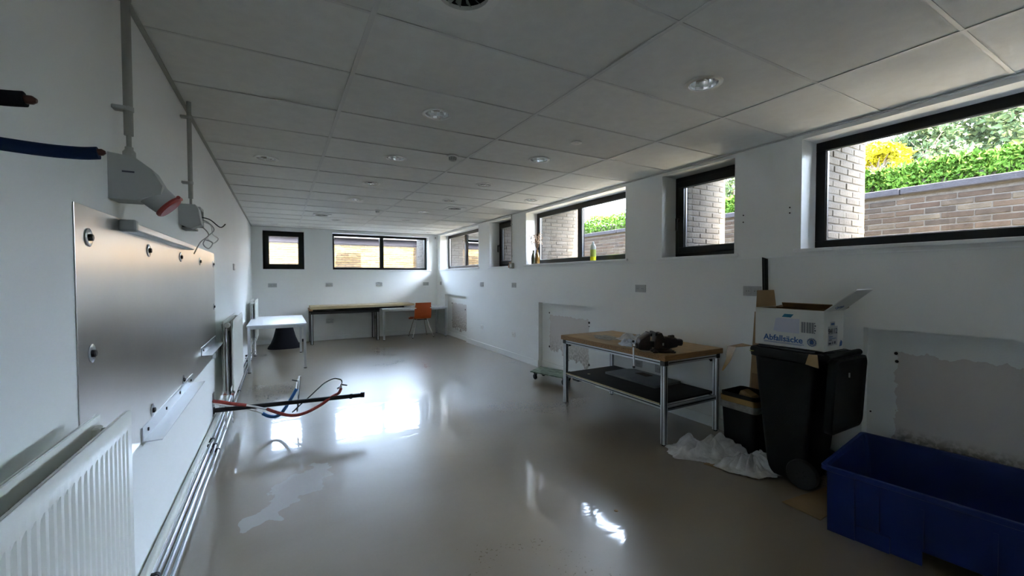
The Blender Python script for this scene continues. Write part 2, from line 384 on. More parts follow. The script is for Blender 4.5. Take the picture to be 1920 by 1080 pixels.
# ceiling: backing slab with tiles and tee bars
cl = B(); cl.box((XL, YF, 2.70), (XR, YB, 2.80)); CE = struct('ceiling', cl, 'ceil_back')
xs = [XL, .367, 1.577, 2.787, XR]; yl = [YF] + [.672+.6*k for k in range(-8, 17)] + [YB]
yl = [v for v in yl if YF <= v <= YB]
HOLES = [(.972,2.795,.085),(.972,4.0,.085),(.972,5.20,.085),(.972,6.40,.085),(.972,8.80,.085),(2.20,1.60,.085),(2.20,3.385,.085),(2.20,4.62,.085),(2.20,5.82,.085),(2.20,7.03,.085),(2.20,8.22,.085),(-.10,4.60,.085),(-.10,10.05,.085),(3.25,5.20,.085),(3.30,10.15,.085)]
VENT = [(.655,1.555),(2.52,6.42),(.669,8.22)]
allh = HOLES + [(x, y, .115) for x, y in VENT]
def tile_mesh(x0, x1, y0, y1, hole):
    b = B(); zb, zt = 2.604, 2.622; zb2 = zb
    if not hole:
        b.box((x0, y0, zb), (x1, y1, zt)); return b
    cx, cyy, r = hole
    ang = [2*PI*k/32 for k in range(32)] + [math.atan2(yy-cyy, xx-cx) % (2*PI) for xx in (x0,x1) for yy in (y0,y1)]
    ang = sorted(set(round(a, 6) for a in ang)); outer = []
    for a in ang:
        dx, dy = math.cos(a), math.sin(a); t = 1e9
        if abs(dx) > 1e-9: t = min(t, ((x1 if dx > 0 else x0)-cx)/dx)
        if abs(dy) > 1e-9: t = min(t, ((y1 if dy > 0 else y0)-cyy)/dy)
        outer.append((cx+dx*t, cyy+dy*t))
    for (z) in (zb, zt):
        o_ = [b.bm.verts.new((p[0], p[1], z)) for p in outer]; i_ = [b.bm.verts.new((cx+r*math.cos(a), cyy+r*math.sin(a), z)) for a in ang]
        for k in range(len(ang)):
            j = (k+1) % len(ang); b.bm.faces.new((o_[k], o_[j], i_[j], i_[k]))
        if z == zb: ob, ib = o_, i_
    for k in range(len(ang)):
        j = (k+1) % len(ang); b.bm.faces.new((ib[k], ib[j], i_[j], i_[k])); b.bm.faces.new((ob[k], ob[j], o_[j], o_[k]))
    return b
rt = random.Random(3)
for xa, xb in zip(xs, xs[1:]):
    for ya, yb in zip(yl, yl[1:]):
        hh = [h for h in allh if xa < h[0] < xb and ya < h[1] < yb]
        g = .004
        t = part('ceiling_tile', tile_mesh(xa+g, xb-g, ya+g, yb-g, hh[0] if hh else None), 'tile', CE)
        t.location.z = rt.uniform(0, .003)
for x in xs[1:-1]:
    b = B(); b.box((x-.012, YF, 2.600), (x+.012, YB, 2.603)); b.box((x-.001, YF, 2.603), (x+.001, YB, 2.64)); part('grid_bar', b, 'tee', CE)
for y in yl[1:-1]:
    for xa, xb in zip(xs, xs[1:]):
        b = B(); b.box((xa+.0125, y-.008, 2.6005), (xb-.0125, y+.008, 2.6035)); part('grid_bar', b, 'tee', CE)
# perimeter angles
for nm, a, b_ in (('trim_1', (XL, YF, 2.592), (XL+.022, YB, 2.60)), ('trim_2', (XR-.022, YF, 2.592), (XR, YB, 2.60)), ('trim_3', (XL+.022, YB-.022, 2.592), (XR-.022, YB, 2.60))):
    b = B(); b.box(a, b_, .001); struct(nm, b, 'dgrey' if nm == 'trim_1' else 'tee')
# ledge line under the sills, baseboards
b = B(); b.box((XR-.006, YF, 1.622), (XR, YB, 1.632), .001); struct('trim_4', b, 'plaster')
def board(name, segs, z=.10, m_='wall'):
    r = struct(name)
    for (a, b_) in segs:
        q = B(); q.box(a, b_, .003); part('board', q, m_, r)
sg = []
for a, b_ in zip(zs[::2], zs[1::2]): sg.append(((XR-.014, a, 0), (XR, min(b_, YB), .105)))
for (a, b_, zt) in NICH: sg.append(((3.721, a, 0), (3.735, b_, .105)))
board('baseboard_right', sg)
board('baseboard_back', [((XL, YB-.014, 0), (XR-.014, YB, .105))])

# ------------------------------------------------------------------ windows
def window(name, axis, a0, a1, z0, z1, mull=None, sash=False, fw=.07, handle=None, sill=True, D=None):
    """axis 'x': window in the right wall (plane x), 'y': in the back wall"""
    r = struct(name)
    D0, D1 = (3.88, 3.94) if axis == 'x' else (10.80, 10.86)
    if D: D0, D1 = D
    def bx(u0, u1, d0, d1, za, zb, bev=.003):
        q = B()
        if axis == 'x': q.box((d0, u0, za), (d1, u1, zb), bev)
        else: q.box((u0, d0, za), (u1, d1, zb), bev)
        return q
    f = fw if not sash else .05
    part('frame_rail', bx(a0, a1, D0, D1, z0, z0+f), 'frame', r); part('frame_rail', bx(a0, a1, D0, D1, z1-f, z1), 'frame', r)
    part('frame_stile', bx(a0, a0+f, D0, D1, z0+f, z1-f), 'frame', r); part('frame_stile', bx(a1-f, a1, D0, D1, z0+f, z1-f), 'frame', r)
    cuts = [a0+f]
    if mull: part('mullion', bx(mull-.045, mull+.045, D0, D1, z0+f, z1-f), 'frame', r); cuts += [mull-.045, mull+.045]
    cuts.append(a1-f)
    for u0, u1 in zip(cuts[::2], cuts[1::2]):
        za, zb = z0+f, z1-f
        if sash:
            s = .065; q = B(); parts = [(u0,u1,za,za+s),(u0,u1,zb-s,zb),(u0,u0+s,za+s,zb-s),(u1-s,u1,za+s,zb-s)]
            for (p0,p1,p2,p3) in parts:
                if axis == 'x': q.box((D0-.015, p0, p2), (D1-.01, p1, p3), .003)
                else: q.box((p0, D0-.015, p2), (p1, D1-.01, p3), .003)
            part('sash', q, 'frame', r); u0 += s; u1 -= s; za += s; zb -= s
        gp = B(); dm = (D0+D1)/2
        if axis == 'x': gp.quad((dm,u0,za),(dm,u1,za),(dm,u1,zb),(dm,u0,zb))
        else: gp.quad((u0,dm,za),(u1,dm,za),(u1,dm,zb),(u0,dm,zb))
        part('pane', gp, 'pane', r)
        bd = B()   # slim aluminium glazing bead
        for (p0,p1,p2,p3) in [(u0,u1,za,za+.008),(u0,u1,zb-.008,zb),(u0,u0+.008,za,zb),(u1-.008,u1,za,zb)]:
            if axis == 'x': bd.box((dm-.012, p0, p2), (dm-.004, p1, p3))
            else: bd.box((p0, dm-.012, p2), (p1, dm-.004, p3))
        part('glazing_bead', bd, 'alu', r)
    if handle:
        hy, hz = handle; q = B(); q.box((D0-.03, hy-.015, hz-.035), (D0-.01, hy+.015, hz+.035), .004); q.box((D0-.07, hy-.011, hz-.008), (D0-.03, hy+.011, hz+.010), .003)
        q.box((D0-.075, hy-.011, hz-.13), (D0-.055, hy+.011, hz+.010), .005); part('handle', q, 'frame', r)
    if sill:
        q = B()
        if axis == 'x': q.box((XR-.028, a0-.045, z0-.028), (D0, a1+.045, z0), .004)
        else: q.box((a0-.045, YB-.022, z0-.025), (a1+.045, D0, z0), .004)
        part('window_sill', q, 'plaster', r)
    return r
window('window_1', 'x', *RWIN[0], mull=.60)
window('window_2', 'x', *RWIN[1], sash=True, handle=(3.095, 2.10))
window('window_3', 'x', *RWIN[2], mull=4.87, fw=.075)
window('window_4', 'x', *RWIN[3], sash=True, handle=(7.375, 2.10))
window('window_5', 'x', *RWIN[4], mull=9.2)
window('window_6', 'y', -.335, .49, 1.665, 2.53, sash=True)
window('window_7', 'y', 1.085, 3.43, 1.665, 2.53, mull=2.258, fw=.055)
# ------------------------------------------------------------------ outside
XO = 4.77
def brick_mesh(l, h, d, key, mt, ax):
    q = B(); q.box((-d/2,-l/2,-h/2) if ax == 'x' else (-l/2,-d/2,-h/2), (d/2,l/2,h/2) if ax == 'x' else (l/2,d/2,h/2), .004)
    return q.mesh(key, mt)
def brick_run(root, plane_ax, plane, u0, u1, z0, z1, mt, length=.24, course=.0635, proud=.006, depth=.02, faces=-1, limit=300, keep=None, count=[0]):
    """courses of single bricks laid on a mortar backing; face of the wall at `plane`, bricks proud of it"""
    meshes = {}; rr = random.Random(int(abs(plane)*100)); stuff = B(); ns = 0
    z = z0; row = 0; n = 0
    while z + course <= z1 + .001:
        u = u0 - (length/2 if row % 2 else 0) - rr.uniform(0, .03)
        while u < u1:
            l = length; a = max(u, u0); b_ = min(u+l, u1)-.010
            if b_ - a > .03:
                ll = round(b_-a, 2); key = (ll, rr.randrange(3))
                cu, cz = (a+b_)/2, z+course/2-.004
                off = plane + faces*(proud*rr.uniform(.5, 1.3) - depth/2)
                loc = (off, cu, cz) if plane_ax == 'x' else (cu, off, cz)
                inview = keep is None or keep(cu)
                if inview and n < limit:
                    if key not in meshes: meshes[key] = brick_mesh(ll, course-.011-.002*key[1], depth, 'brick', mt, plane_ax)
                    o = bpy.data.objects.new('brick', meshes[key]); C.objects.link(o); o.parent = root; o.location = loc; n += 1
                    o.rotation_euler = (rr.uniform(-.01,.01), rr.uniform(-.01,.01), rr.uniform(-.012,.012))
                else:
                    hx = depth/2
                    if plane_ax == 'x': stuff.box((off-hx, a, z), (off+hx, b_, z+course-.012))
                    else: stuff.box((a, off-hx, z), (b_, off+hx, z+course-.012))
                    ns += 1
            u += l
        z += course; row += 1
    if ns: o = part('brickwork', stuff, mt, root); o['kind'] = 'stuff'
    return n
# pale brick piers outside the right wall
pier = B(); ED = [-1.9] + [v for w in RWIN for v in w[:2]] + [11.7]
for a, b_ in zip(ED[::2], ED[1::2]): pier.box((XI, a, 1.0), (XO, b_, 2.82))
pier.box((XI, -1.9, 1.0), (XO, 11.7, 1.60)); PR = struct('exterior_piers', pier, 'mortar_pale', label='pale cream brick piers standing outside the right-hand windows', cat='wall')
for (a, b_, z0, z1) in RWIN:
    brick_run(PR, 'y', b_, XI+.005, XO, 1.60, 2.80, M['brick_pale'], limit=75)
# back exterior return (cream)
pb = B()
for a, b_ in ((XL-.25,-.335),(.49,1.085),(3.43,XI)): pb.box((a, YO, 1.0), (b_, 11.7, 2.82))
pb.box((XL-.25, YO, 1.0), (XI, 11.7, 1.60)); PBk = struct('exterior_back_piers', pb, 'mortar_pale', label='pale cream brick piers standing outside the back windows', cat='wall')
brick_run(PBk, 'x', 3.43, YO+.005, 11.7, 1.60, 2.80, M['brick_pale'], limit=70)
# garden wall along the light well
gw = B(); gw.box((6.0, -8, .9), (6.22, 16, 2.36)); GW = struct('garden_wall', gw, 'mortar', label='grey-brown brick garden wall with dark coping and a hedge behind it', cat='wall')
brick_run(GW, 'x', 6.0, -.2, 9.5, 1.62, 2.35, M['brick'], keep=lambda u: .55 < u < 2.6 or 2.9 < u < 4.6 or 5.3 < u < 8.0)
for k in range(22):
    q = B(); q.box((5.955, -8+k*1.1+.004, 2.36), (6.27, -8+(k+1)*1.1-.004, 2.435), .008); part('coping_stone', q, 'coping', GW)
# sunlit back brick wall
bw = B(); bw.box((-4, 13.6, .9), (4.9, 13.85, 2.52)); BW = struct('yard_wall', bw, 'mortar', label='sunlit brick yard wall, sun tint in its colour, with a grey concrete top band behind the back windows', cat='wall')
brick_run(BW, 'y', 13.6, -.6, 3.95, 1.62, 2.49, M['brick_sun_tint'], length=.225, course=.066, proud=.012)
q = B(); q.box((-4, 13.57, 2.50), (4.9, 13.88, 2.665), .01); part('concrete_band', q, 'band', BW)
q = B(); q.box((-4, 13.34, 2.67), (4.9, 13.90, 2.70), .004); part('shading_cap', q, 'coping', BW)  # overhang added to throw shade on the band below
q = B(); q.box((3.98, 12.6, .9), (4.9, 13.57, 3.2)); part('rendered_return', q, 'plaster', BW)
# ground, roof
g = B(); g.box((XO+.002, -30, 1.1), (60, 60, 1.3)); g.box((-40, 11.702, 1.09), (XO+.002, 60, 1.29)); struct('ground', g, 'ground')
g = B(); g.box((XL-.25, -1.9, 2.82), (XO, 11.7, 3.0)); struct('roof', g, 'roof')
g = B(); g.box((1.75, 10.9, 3.0), (2.45, 11.6, 4.05)); struct('roof_shadow_caster', g, 'roof')  # unseen box, added on the roof to cast a shadow on the yard wall

# foliage
def leaves(n, fn, size, rs, up=.3):
    vs_, fs = [], []
    for _ in range(n):
        p = fn(rs)
        if p is None: continue
        d = Vector((rs.gauss(0,1), rs.gauss(0,1), rs.gauss(0,1)+up)).normalized(); w = d.orthogonal().normalized()
        w.rotate(Matrix.Rotation(rs.uniform(0, 2*PI), 3, d)); s = size*rs.uniform(.6, 1.4); i = len(vs_)
        n2 = d.cross(w)*.3
        vs_ += [p-w*s*.0, p+d*s*.5+w*s*.28+n2*s*.3, p+d*s, p+d*s*.5-w*s*.28+n2*s*.3]; fs.append((i, i+1, i+2, i+3))
    return vs_, fs
def leafobj(name, vf, m_, parent, off=(0,0,0)):
    me = bpy.data.meshes.new(name); me.from_pydata([tuple(Vector(v)-Vector(off)) for v in vf[0]], [], vf[1]); me.materials.append(M[m_])
    o = bpy.data.objects.new(name, me); C.objects.link(o)
    if parent: o.parent = parent
    return o
rs = random.Random(11)
def hedge_fn(y0, y1, top, lump=.12):
    def f(r):
        y = r.uniform(y0, y1); h = top + lump*noise.noise(Vector((y*1.3, 3, 0)))
        if r.random() < .62: return Vector((6.36+abs(r.gauss(0,.04)), y, r.uniform(2.0, h)))
        return Vector((r.uniform(6.36, 7.3), y, h + .10*noise.noise(Vector((y*3, r.random(), 1))) - abs(r.gauss(0,.05))))
    return f
def shrubline(name, label, y0, y1, top, n, m_, lump):
    t = thing(name, label, 'hedge', (6.8, (y0+y1)/2, 1.0))
    q = B(); q.box((6.42, y0+.05, 1.0), (7.2, y1-.05, top-.18)); part('inner_branches', q, 'bark', t)
    o = leafobj('foliage', leaves(n, hedge_fn(y0, y1, top, lump), .055, rs, .8), m_, t, t.location); o['kind'] = 'stuff'
shrubline('hedge', 'clipped bright green hedge behind the garden wall outside the large window', -.4, 4.4, 2.76, 26000, 'leaf', .06)
shrubline('hedge', 'loose bushy green hedge behind the garden wall outside the window with the vases', 5.4, 10.5, 2.80, 16000, 'leaf', .22)
def tree(name, label, x, y, zc, rx, rz, n, m_, size, trunk=.12, density=.5):
    t = thing(name, label, 'tree', (x, y, 1.0), )
    q = B(); q.tube([(x, y, 1.0), (x+.05, y+.03, 2.2), (x-.04, y, zc-.2), (x, y, zc+rz*.4)], [trunk, trunk*.85, trunk*.6, trunk*.25], 8); part('trunk', q, 'bark', t)
    br = B(); rr = random.Random(int(x*y*10))
    for k in range(14):
        a = rr.uniform(0, 2*PI); e = rr.uniform(-.2, 1.1); L_ = rr.uniform(.5, .95)
        s0 = Vector((x, y, zc - rz*.5 + rr.uniform(0, rz*.6))); e0 = Vector((x+rx*L_*math.cos(a)*math.cos(e), y+rx*L_*math.sin(a)*math.cos(e), zc+rz*L_*math.sin(e)))
        br.tube([s0, (s0+e0)/2+Vector((0,0,.1)), e0], [trunk*.35, trunk*.2, trunk*.08], 5)
    part('branches', br, 'bark', t)
    def f(r):
        for _ in range(12):
            v = Vector((r.gauss(0,1), r.gauss(0,1), r.gauss(0,1))).normalized()*(r.random()**.45)
            p = Vector((x+v.x*rx, y+v.y*rx, zc+v.z*rz))
            if noise.noise(p*1.6) > -.08 - .0*density and noise.noise(p*4.5) > -.28: return p
        return None
    o = leafobj('foliage', leaves(n, f, size, rs, 0), m_, t, t.location); o['kind'] = 'stuff'
tree('leafy_tree', 'tall speckled green tree filling the large window above the hedge', 14.5, 2.36, 4.95, 2.25, 1.5, 15000, 'leaf2', .135)
tree('leafy_tree', 'smaller dark green tree right behind the golden tree outside the windows', 11.6, 3.28, 3.75, .72, .85, 3500, 'leaf2', .11, .08)
tree('golden_tree', 'golden-yellow leaved tree beside the pale pier outside the large window', 10.2, 3.58, 3.45, .55, .62, 5000, 'leafy', .08, .06)
tree('leafy_tree', 'dark leafy tree seen through the narrow second window', 12.0, 7.7, 3.5, 1.3, 1.5, 7000, 'leaf2', .12, .1)
# distant house roof behind the far hedge
hr = thing('house', 'distant house with a low brown tiled roof beyond the far hedge', 'house', (20, 20, 1.0))
q = B(); q.box((18, 15.5, 1.0), (22, 24, 4.1)); part('wall', q, 'brick_pale', hr)
q = B(); q.prism([(17.6, 15, 4.05), (22.4, 15, 4.05), (20, 15, 5.0)], (0, 9.5, 0)); part('roof', q, 'terra', hr)

# ------------------------------------------------------------------ ceiling fittings
LAB = {(.972,2.795):'downlight in the second column of ceiling tiles, largest of the round lights there',(2.20,1.60):'large downlight on the ceiling nearest the large window',
 (-.10,4.60):'downlight on the ceiling close to the left wall, beyond the conduits',(.972,4.0):'downlight on the ceiling beside the ribbed smoke detector',
 (2.20,3.385):'downlight on the ceiling just beyond the flat round cover plate',(.972,5.20):'downlight second beyond the ribbed smoke detector towards the back wall',
 (2.20,4.62):'downlight second beyond the flat round cover plate towards the back wall',(.972,6.40):'downlight on the ceiling diagonally before the small far detector',
 (2.20,5.82):'downlight on the ceiling just before the square air vent near the vase window',(3.25,5.20):'downlight on the ceiling right above the vase window',
 (2.20,7.03):'downlight on the ceiling just beyond the square vent near the vase window',(.972,8.80):'downlight on the ceiling beside the farthest square vent',
 (2.20,8.22):'small far downlight third from the back in the middle of the ceiling',(-.10,10.05):'farthest downlight on the ceiling above the small square back window',
 (3.30,10.15):'farthest downlight in the ceiling corner by the security sensor'}
proto = None
for (x, y, r) in HOLES:
    lb = 'white-rimmed reflector ' + LAB[(x, y)]
    if proto is None:
        t = thing('downlight', lb, 'ceiling light', (x, y, 2.60), 'recessed reflector downlights')
        q = B(); q.lathe([(.081,2.6035),(.105,2.6035),(.104,2.5985),(.098,2.5955),(.083,2.5965),(.080,2.603),(.081,2.6035)], (x,y,0), 36, caps=False); part('trim_ring', q, 'white', t, True)
        q = B(); n = 20
        prof = [(.082,2.601),(.080,2.62),(.070,2.648),(.052,2.668),(.034,2.678)]; rings = []
        for (rr_, h_) in prof: rings.append([q.bm.verts.new((x+rr_*math.cos(2*PI*k/n), y+rr_*math.sin(2*PI*k/n), h_)) for k in range(n)])
        for a, b_ in zip(rings, rings[1:]):
            for k in range(n): q.bm.faces.new((a[k], a[(k+1)%n], b_[(k+1)%n], b_[k]))
        q.bm.faces.new(rings[-1]); part('reflector', q, 'chrome', t)
        q = B(); q.box((x-.055, y-.011, 2.640), (x+.055, y+.011, 2.650), .004); q.box((x-.055, y-.030, 2.650), (x+.055, y-.014, 2.66), .004); part('lamp_tube', q, 'white', t)
        proto = t
    else:
        t = copy_tree(proto); t.location = (x, y, 2.60); t['label'] = lb
VL = ['large square ceiling vent with dark radial blades, cut by the top of the picture', 'square ceiling vent beyond the downlights near the vase window', 'farthest square ceiling vent near the small back window']
vp = None
for (x, y), lb in zip(VENT, VL):
    if vp is None:
        t = thing('ceiling_vent', lb, 'vent', (x, y, 2.60), 'square ceiling vents')
        q = B(); b_ = tile_mesh(x-.145, x+.145, y-.145, y+.145, (x, y, .105))
        bmesh.ops.translate(b_.bm, vec=(0,0,-.010), verts=b_.bm.verts); part('face_plate', b_, 'white', t)
        q.lathe([(.106,2.594),(.106,2.66),(.03,2.66),(.001,2.66)], (x,y,0), 32, caps=False); part('throat', q, 'seal', t, True)
        for k in range(14):
            a = 2*PI*k/14; q = B(); ca, sa = math.cos(a), math.sin(a)
            P = lambda r__, s__, z__: (x+r__*ca-s__*sa, y+r__*sa+s__*ca, z__)
            q.prism([P(.028,0,2.606), P(.103,-.004,2.604), P(.103,.018,2.622), P(.028,.006,2.622)], (0,0,.0015)); part('blade', q, 'dgrey', t)
        q = B(); q.lathe([(.001,2.600),(.022,2.601),(.03,2.606),(.03,2.625)], (x,y,0), 20); part('hub', q, 'dgrey', t, True)
        vp = t
    else:
        t = copy_tree(vp); t.location = (x, y, 2.60); t['label'] = lb
def detector(x, y, lb, s=1.0):
    t = thing('smoke_detector', lb, 'smoke detector', (x, y, 2.60))
    q = B(); q.lathe([(.052*s,2.60),(.052*s,2.588),(.046*s,2.585),(.001,2.585)], (x,y,0), 28); part('base', q, 'white', t, True)
    q = B(); q.lathe([(.034*s,2.585),(.036*s,2.57),(.028*s,2.556),(.001,2.553)], (x,y,0), 28); part('sensor_head', q, 'grey', t, True)
    for k in range(10):
        a = 2*PI*k/10; q = B(); q.tube([(x+.037*s*math.cos(a), y+.037*s*math.sin(a), 2.585), (x+.037*s*math.cos(a), y+.037*s*math.sin(a), 2.562), (x+.02*s*math.cos(a), y+.02*s*math.sin(a), 2.552)], .0022, 5); part('rib', q, 'white', t)
detector(1.42, 3.66, 'ribbed white smoke detector hanging under the ceiling between the nearer downlights')
detector(1.44, 7.18, 'small far smoke detector under the ceiling near the back windows', .9)
t = thing('cover_plate', 'flat round white cover plate on the ceiling before the vase window downlight', 'ceiling cover', (2.205, 2.81, 2.60))
q = B(); q.lathe([(.045,2.604),(.047,2.599),(.042,2.596),(.001,2.596)], (2.205,2.81,0), 28); part('disc', q, 'white', t, True)
q = B(); q.lathe([(.018,2.596),(.018,2.592),(.001,2.592)], (2.205,2.81,0), 20); part('centre_button', q, 'white', t, True)
t = thing('security_sensor', 'small white motion sensor in the far ceiling corner above the white desk', 'sensor', (3.62, 10.55, 2.55))
q = B(); q.prism([(3.57,10.6,2.59),(3.655,10.6,2.59),(3.655,10.53,2.59)], (0,0,-.11)); part('housing', q, 'white', t)
q = B(); q.box((3.585,10.548,2.50), (3.615,10.560,2.54), .003, rot=None); part('lens', q, 'grey', t)

# ------------------------------------------------------------------ left wall: sheet, brackets
t = thing('metal_sheet', 'large aluminium sheet fixed with washers to the left wall', 'metal sheet', (XL, 3.25, .74))
q = B(); q.box((XL+.001, 1.74, .742), (XL+.004, 4.76, 1.694), .0008); part('sheet', q, 'alu_sheet', t)
for (y, z) in [(1.84,1.594),(2.54,1.593),(3.255,1.594),(3.955,1.592),(4.665,1.592),(1.84,1.217),(2.54,.835),(3.253,.827),(4.665,1.20)]:
    q = B(); q.lathe([(.030,XL+.0041),(.030,XL+.007),(.026,XL+.0085),(.014,XL+.0085)], (0,y,z), 22, 'x'); w = part('washer', q, 'galv', t, True)
    q = B(); q.lathe([(.013,XL+.007),(.013,XL+.014),(.009,XL+.017)], (0,y,z), 6, 'x'); part('bolt_head', q, 'darksteel', w)
def bracket(y0, y1, z, lb):
    q = B(); q.prism([(XL+.004,y0,z-.035),(XL+.004,y0,z+.03),(XL+.009,y0,z+.03),(XL+.009,y0,z-.030),(XL+.075,y0,z-.030),(XL+.075,y0,z-.035)], (0,y1-y0,0))
    o = part('angle_bracket', q, 'alu', t, label=lb)
    for k in range(max(2, int((y1-y0)/.28))):
        yy = y0+.08+k*(y1-y0-.16)/max(1, int((y1-y0)/.28)-1); q = B(); q.lathe([(.008,XL+.009),(.008,XL+.013)], (0,yy,z), 10, 'x'); part('screw_head', q, 'darksteel', o)
bracket(2.36, 3.55, .775, 'long aluminium angle along the lower edge')
bracket(3.93, 4.72, .895, 'short aluminium angle near the far end')
q = B(); q.box((XL+.004, 2.15, 1.648), (XL+.052, 3.42, 1.682), .006, seg=2); o = part('top_rail', q, 'alu', t)
q = B(); q.box((XL+.002, 2.128, 1.644), (XL+.058, 2.16, 1.69), .008, seg=2); part('end_cap', q, 'grey', o)
q = B(); q.box((XL+.004, 4.52, .742), (XL+.030, 4.70, .80), .004); part('corner_clip', q, 'alu', t)

# industrial sockets with conduits
def conduit(t, y, z0, z1, r, m_='dgrey'):
    q = B(); q.tube([(XL+.045, y, z0), (XL+.045, y, z1)], r, 14); part('conduit', q, m_, t, True)
    for z in [z0+.10+.42*k for k in range(int((z1-z0-.1)/.42)+1)]:
        q = B(); q.box((XL, y-r-.004, z-.008), (XL+.045, y+r+.004, z+.008), .003); q.lathe([(r+.003,z-.008),(r+.003,z+.008)], (XL+.045,y,0), 16); part('conduit_clip', q, 'grey', t)
t = thing('wall_socket', 'large grey industrial socket with red flap and thick conduit on the left wall', 'industrial socket', (XL, 2.08, 1.76))
conduit(t, 2.115, 2.01, 2.60, .0145)
q = B(); q.tube([(XL+.045,2.115,1.955),(XL+.045,2.115,2.02)], .008, 10); part('cable', q, 'dgrey', t, True)
q = B(); q.lathe([(.020,1.925),(.020,1.945),(.013,1.955),(.013,1.965)], (XL+.045,2.115,0), 12); part('cable_gland', q, 'grey', t)
# body: wedge seen from the side, sloping out to the round outlet
def prof(y0, y1, x0, pr): return [(x0+a, y, z) for (a, z) in pr for y in (y0,)]
q = B(); pr = [(0,1.925),(.075,1.915),(.125,1.875),(.155,1.815),(.150,1.785),(.075,1.755),(0,1.755)]
q.hull_loft([[(XL+a, 2.045, z) for a, z in pr], [(XL+a, 2.05, z) for a, z in pr], [(XL+a, 2.15, z) for a, z in pr], [(XL+a*.97, 2.16, z) for a, z in pr]]); part('body', q, 'grey', t)
dirv = Vector((.72, .0, -.69)).normalized(); c0 = Vector((XL+.105, 2.102, 1.80)); q = B()
q.tube([c0, c0+dirv*.045, c0+dirv*.075], [.050,.048,.045], 24); part('outlet_collar', q, 'grey', t, True)
q = B(); q.tube([c0+dirv*.075, c0+dirv*.083, c0+dirv*.090], [.050,.051,.045], 24); w = part('flap_lid', q, 'red', t, True)
q = B(); hc = c0+dirv*.08+Vector((.69,0,.72))*.050; q.tube([hc-Vector((0,.025,0)), hc+Vector((0,.025,0))], .007, 8); part('hinge_pin', q, 'red', w)
q = B(); q.box((XL+.04, 2.0435, 1.855), (XL+.075, 2.045, 1.861)); part('marking', q, 'inkdark', t)
t = thing('wall_socket', 'open grey socket box with dangling wire loops under the thinner conduit', 'junction box', (XL, 3.36, 1.80))
conduit(t, 3.37, 1.98, 2.60, .013)
q = B(); q.tube([(XL+.045,3.37,1.93),(XL+.045,3.37,1.99)], .007, 10); part('cable', q, 'dgrey', t, True)
q = B(); pr = [(0,1.925),(.085,1.925),(.10,1.90),(.115,1.80),(.06,1.775),(0,1.80)]
q.hull_loft([[(XL+a, 3.24, z) for a, z in pr], [(XL+a, 3.33, z) for a, z in pr]]); part('body', q, 'grey', t)
for (a, b_) in (((XL,3.33,1.905),(XL+.10,3.46,1.925)), ((XL,3.45,1.80),(XL+.10,3.462,1.91)), ((XL,3.33,1.775),(XL+.07,3.45,1.79))):
    q = B(); q.box(a, b_, .003); part('side_wall', q, 'grey', t)
q = B(); q.box((XL+.002,3.331,1.792), (XL+.05,3.449,1.904)); part('dark_interior', q, 'seal', t)
for k, (pp, mm) in enumerate([([(XL+.05,3.36,1.86),(XL+.12,3.40,1.84),(XL+.16,3.42,1.79),(XL+.12,3.43,1.74),(XL+.10,3.41,1.69),(XL+.13,3.40,1.66),(XL+.15,3.42,1.70),(XL+.11,3.44,1.72)],'grey'),
    ([(XL+.05,3.40,1.87),(XL+.13,3.44,1.86),(XL+.19,3.45,1.81),(XL+.22,3.46,1.835)],'black'), ([(XL+.05,3.38,1.83),(XL+.10,3.40,1.80),(XL+.13,3.41,1.75),(XL+.09,3.38,1.70),(XL+.06,3.34,1.62)],'dgrey'),
    ([(XL+.06,3.39,1.85),(XL+.14,3.41,1.82),(XL+.15,3.43,1.76),(XL+.18,3.44,1.73),(XL+.15,3.45,1.70),(XL+.12,3.43,1.73)],'white')]):
    q = B(); q.tube(smooth_path(pp, 5), .0035, 6); part('wire', q, mm, t, True)
t = thing('wall_plate', 'small lone grey switch plate on the left wall past the metal sheet', 'switch plate', (XL, 6.65, 1.62))
q = B(); q.box((XL, 6.56, 1.57), (XL+.010, 6.74, 1.655), .003); part('plate', q, 'socketgrey', t)
q = B(); q.box((XL+.010, 6.60, 1.59), (XL+.014, 6.70, 1.635), .002); part('rocker', q, 'white', t)

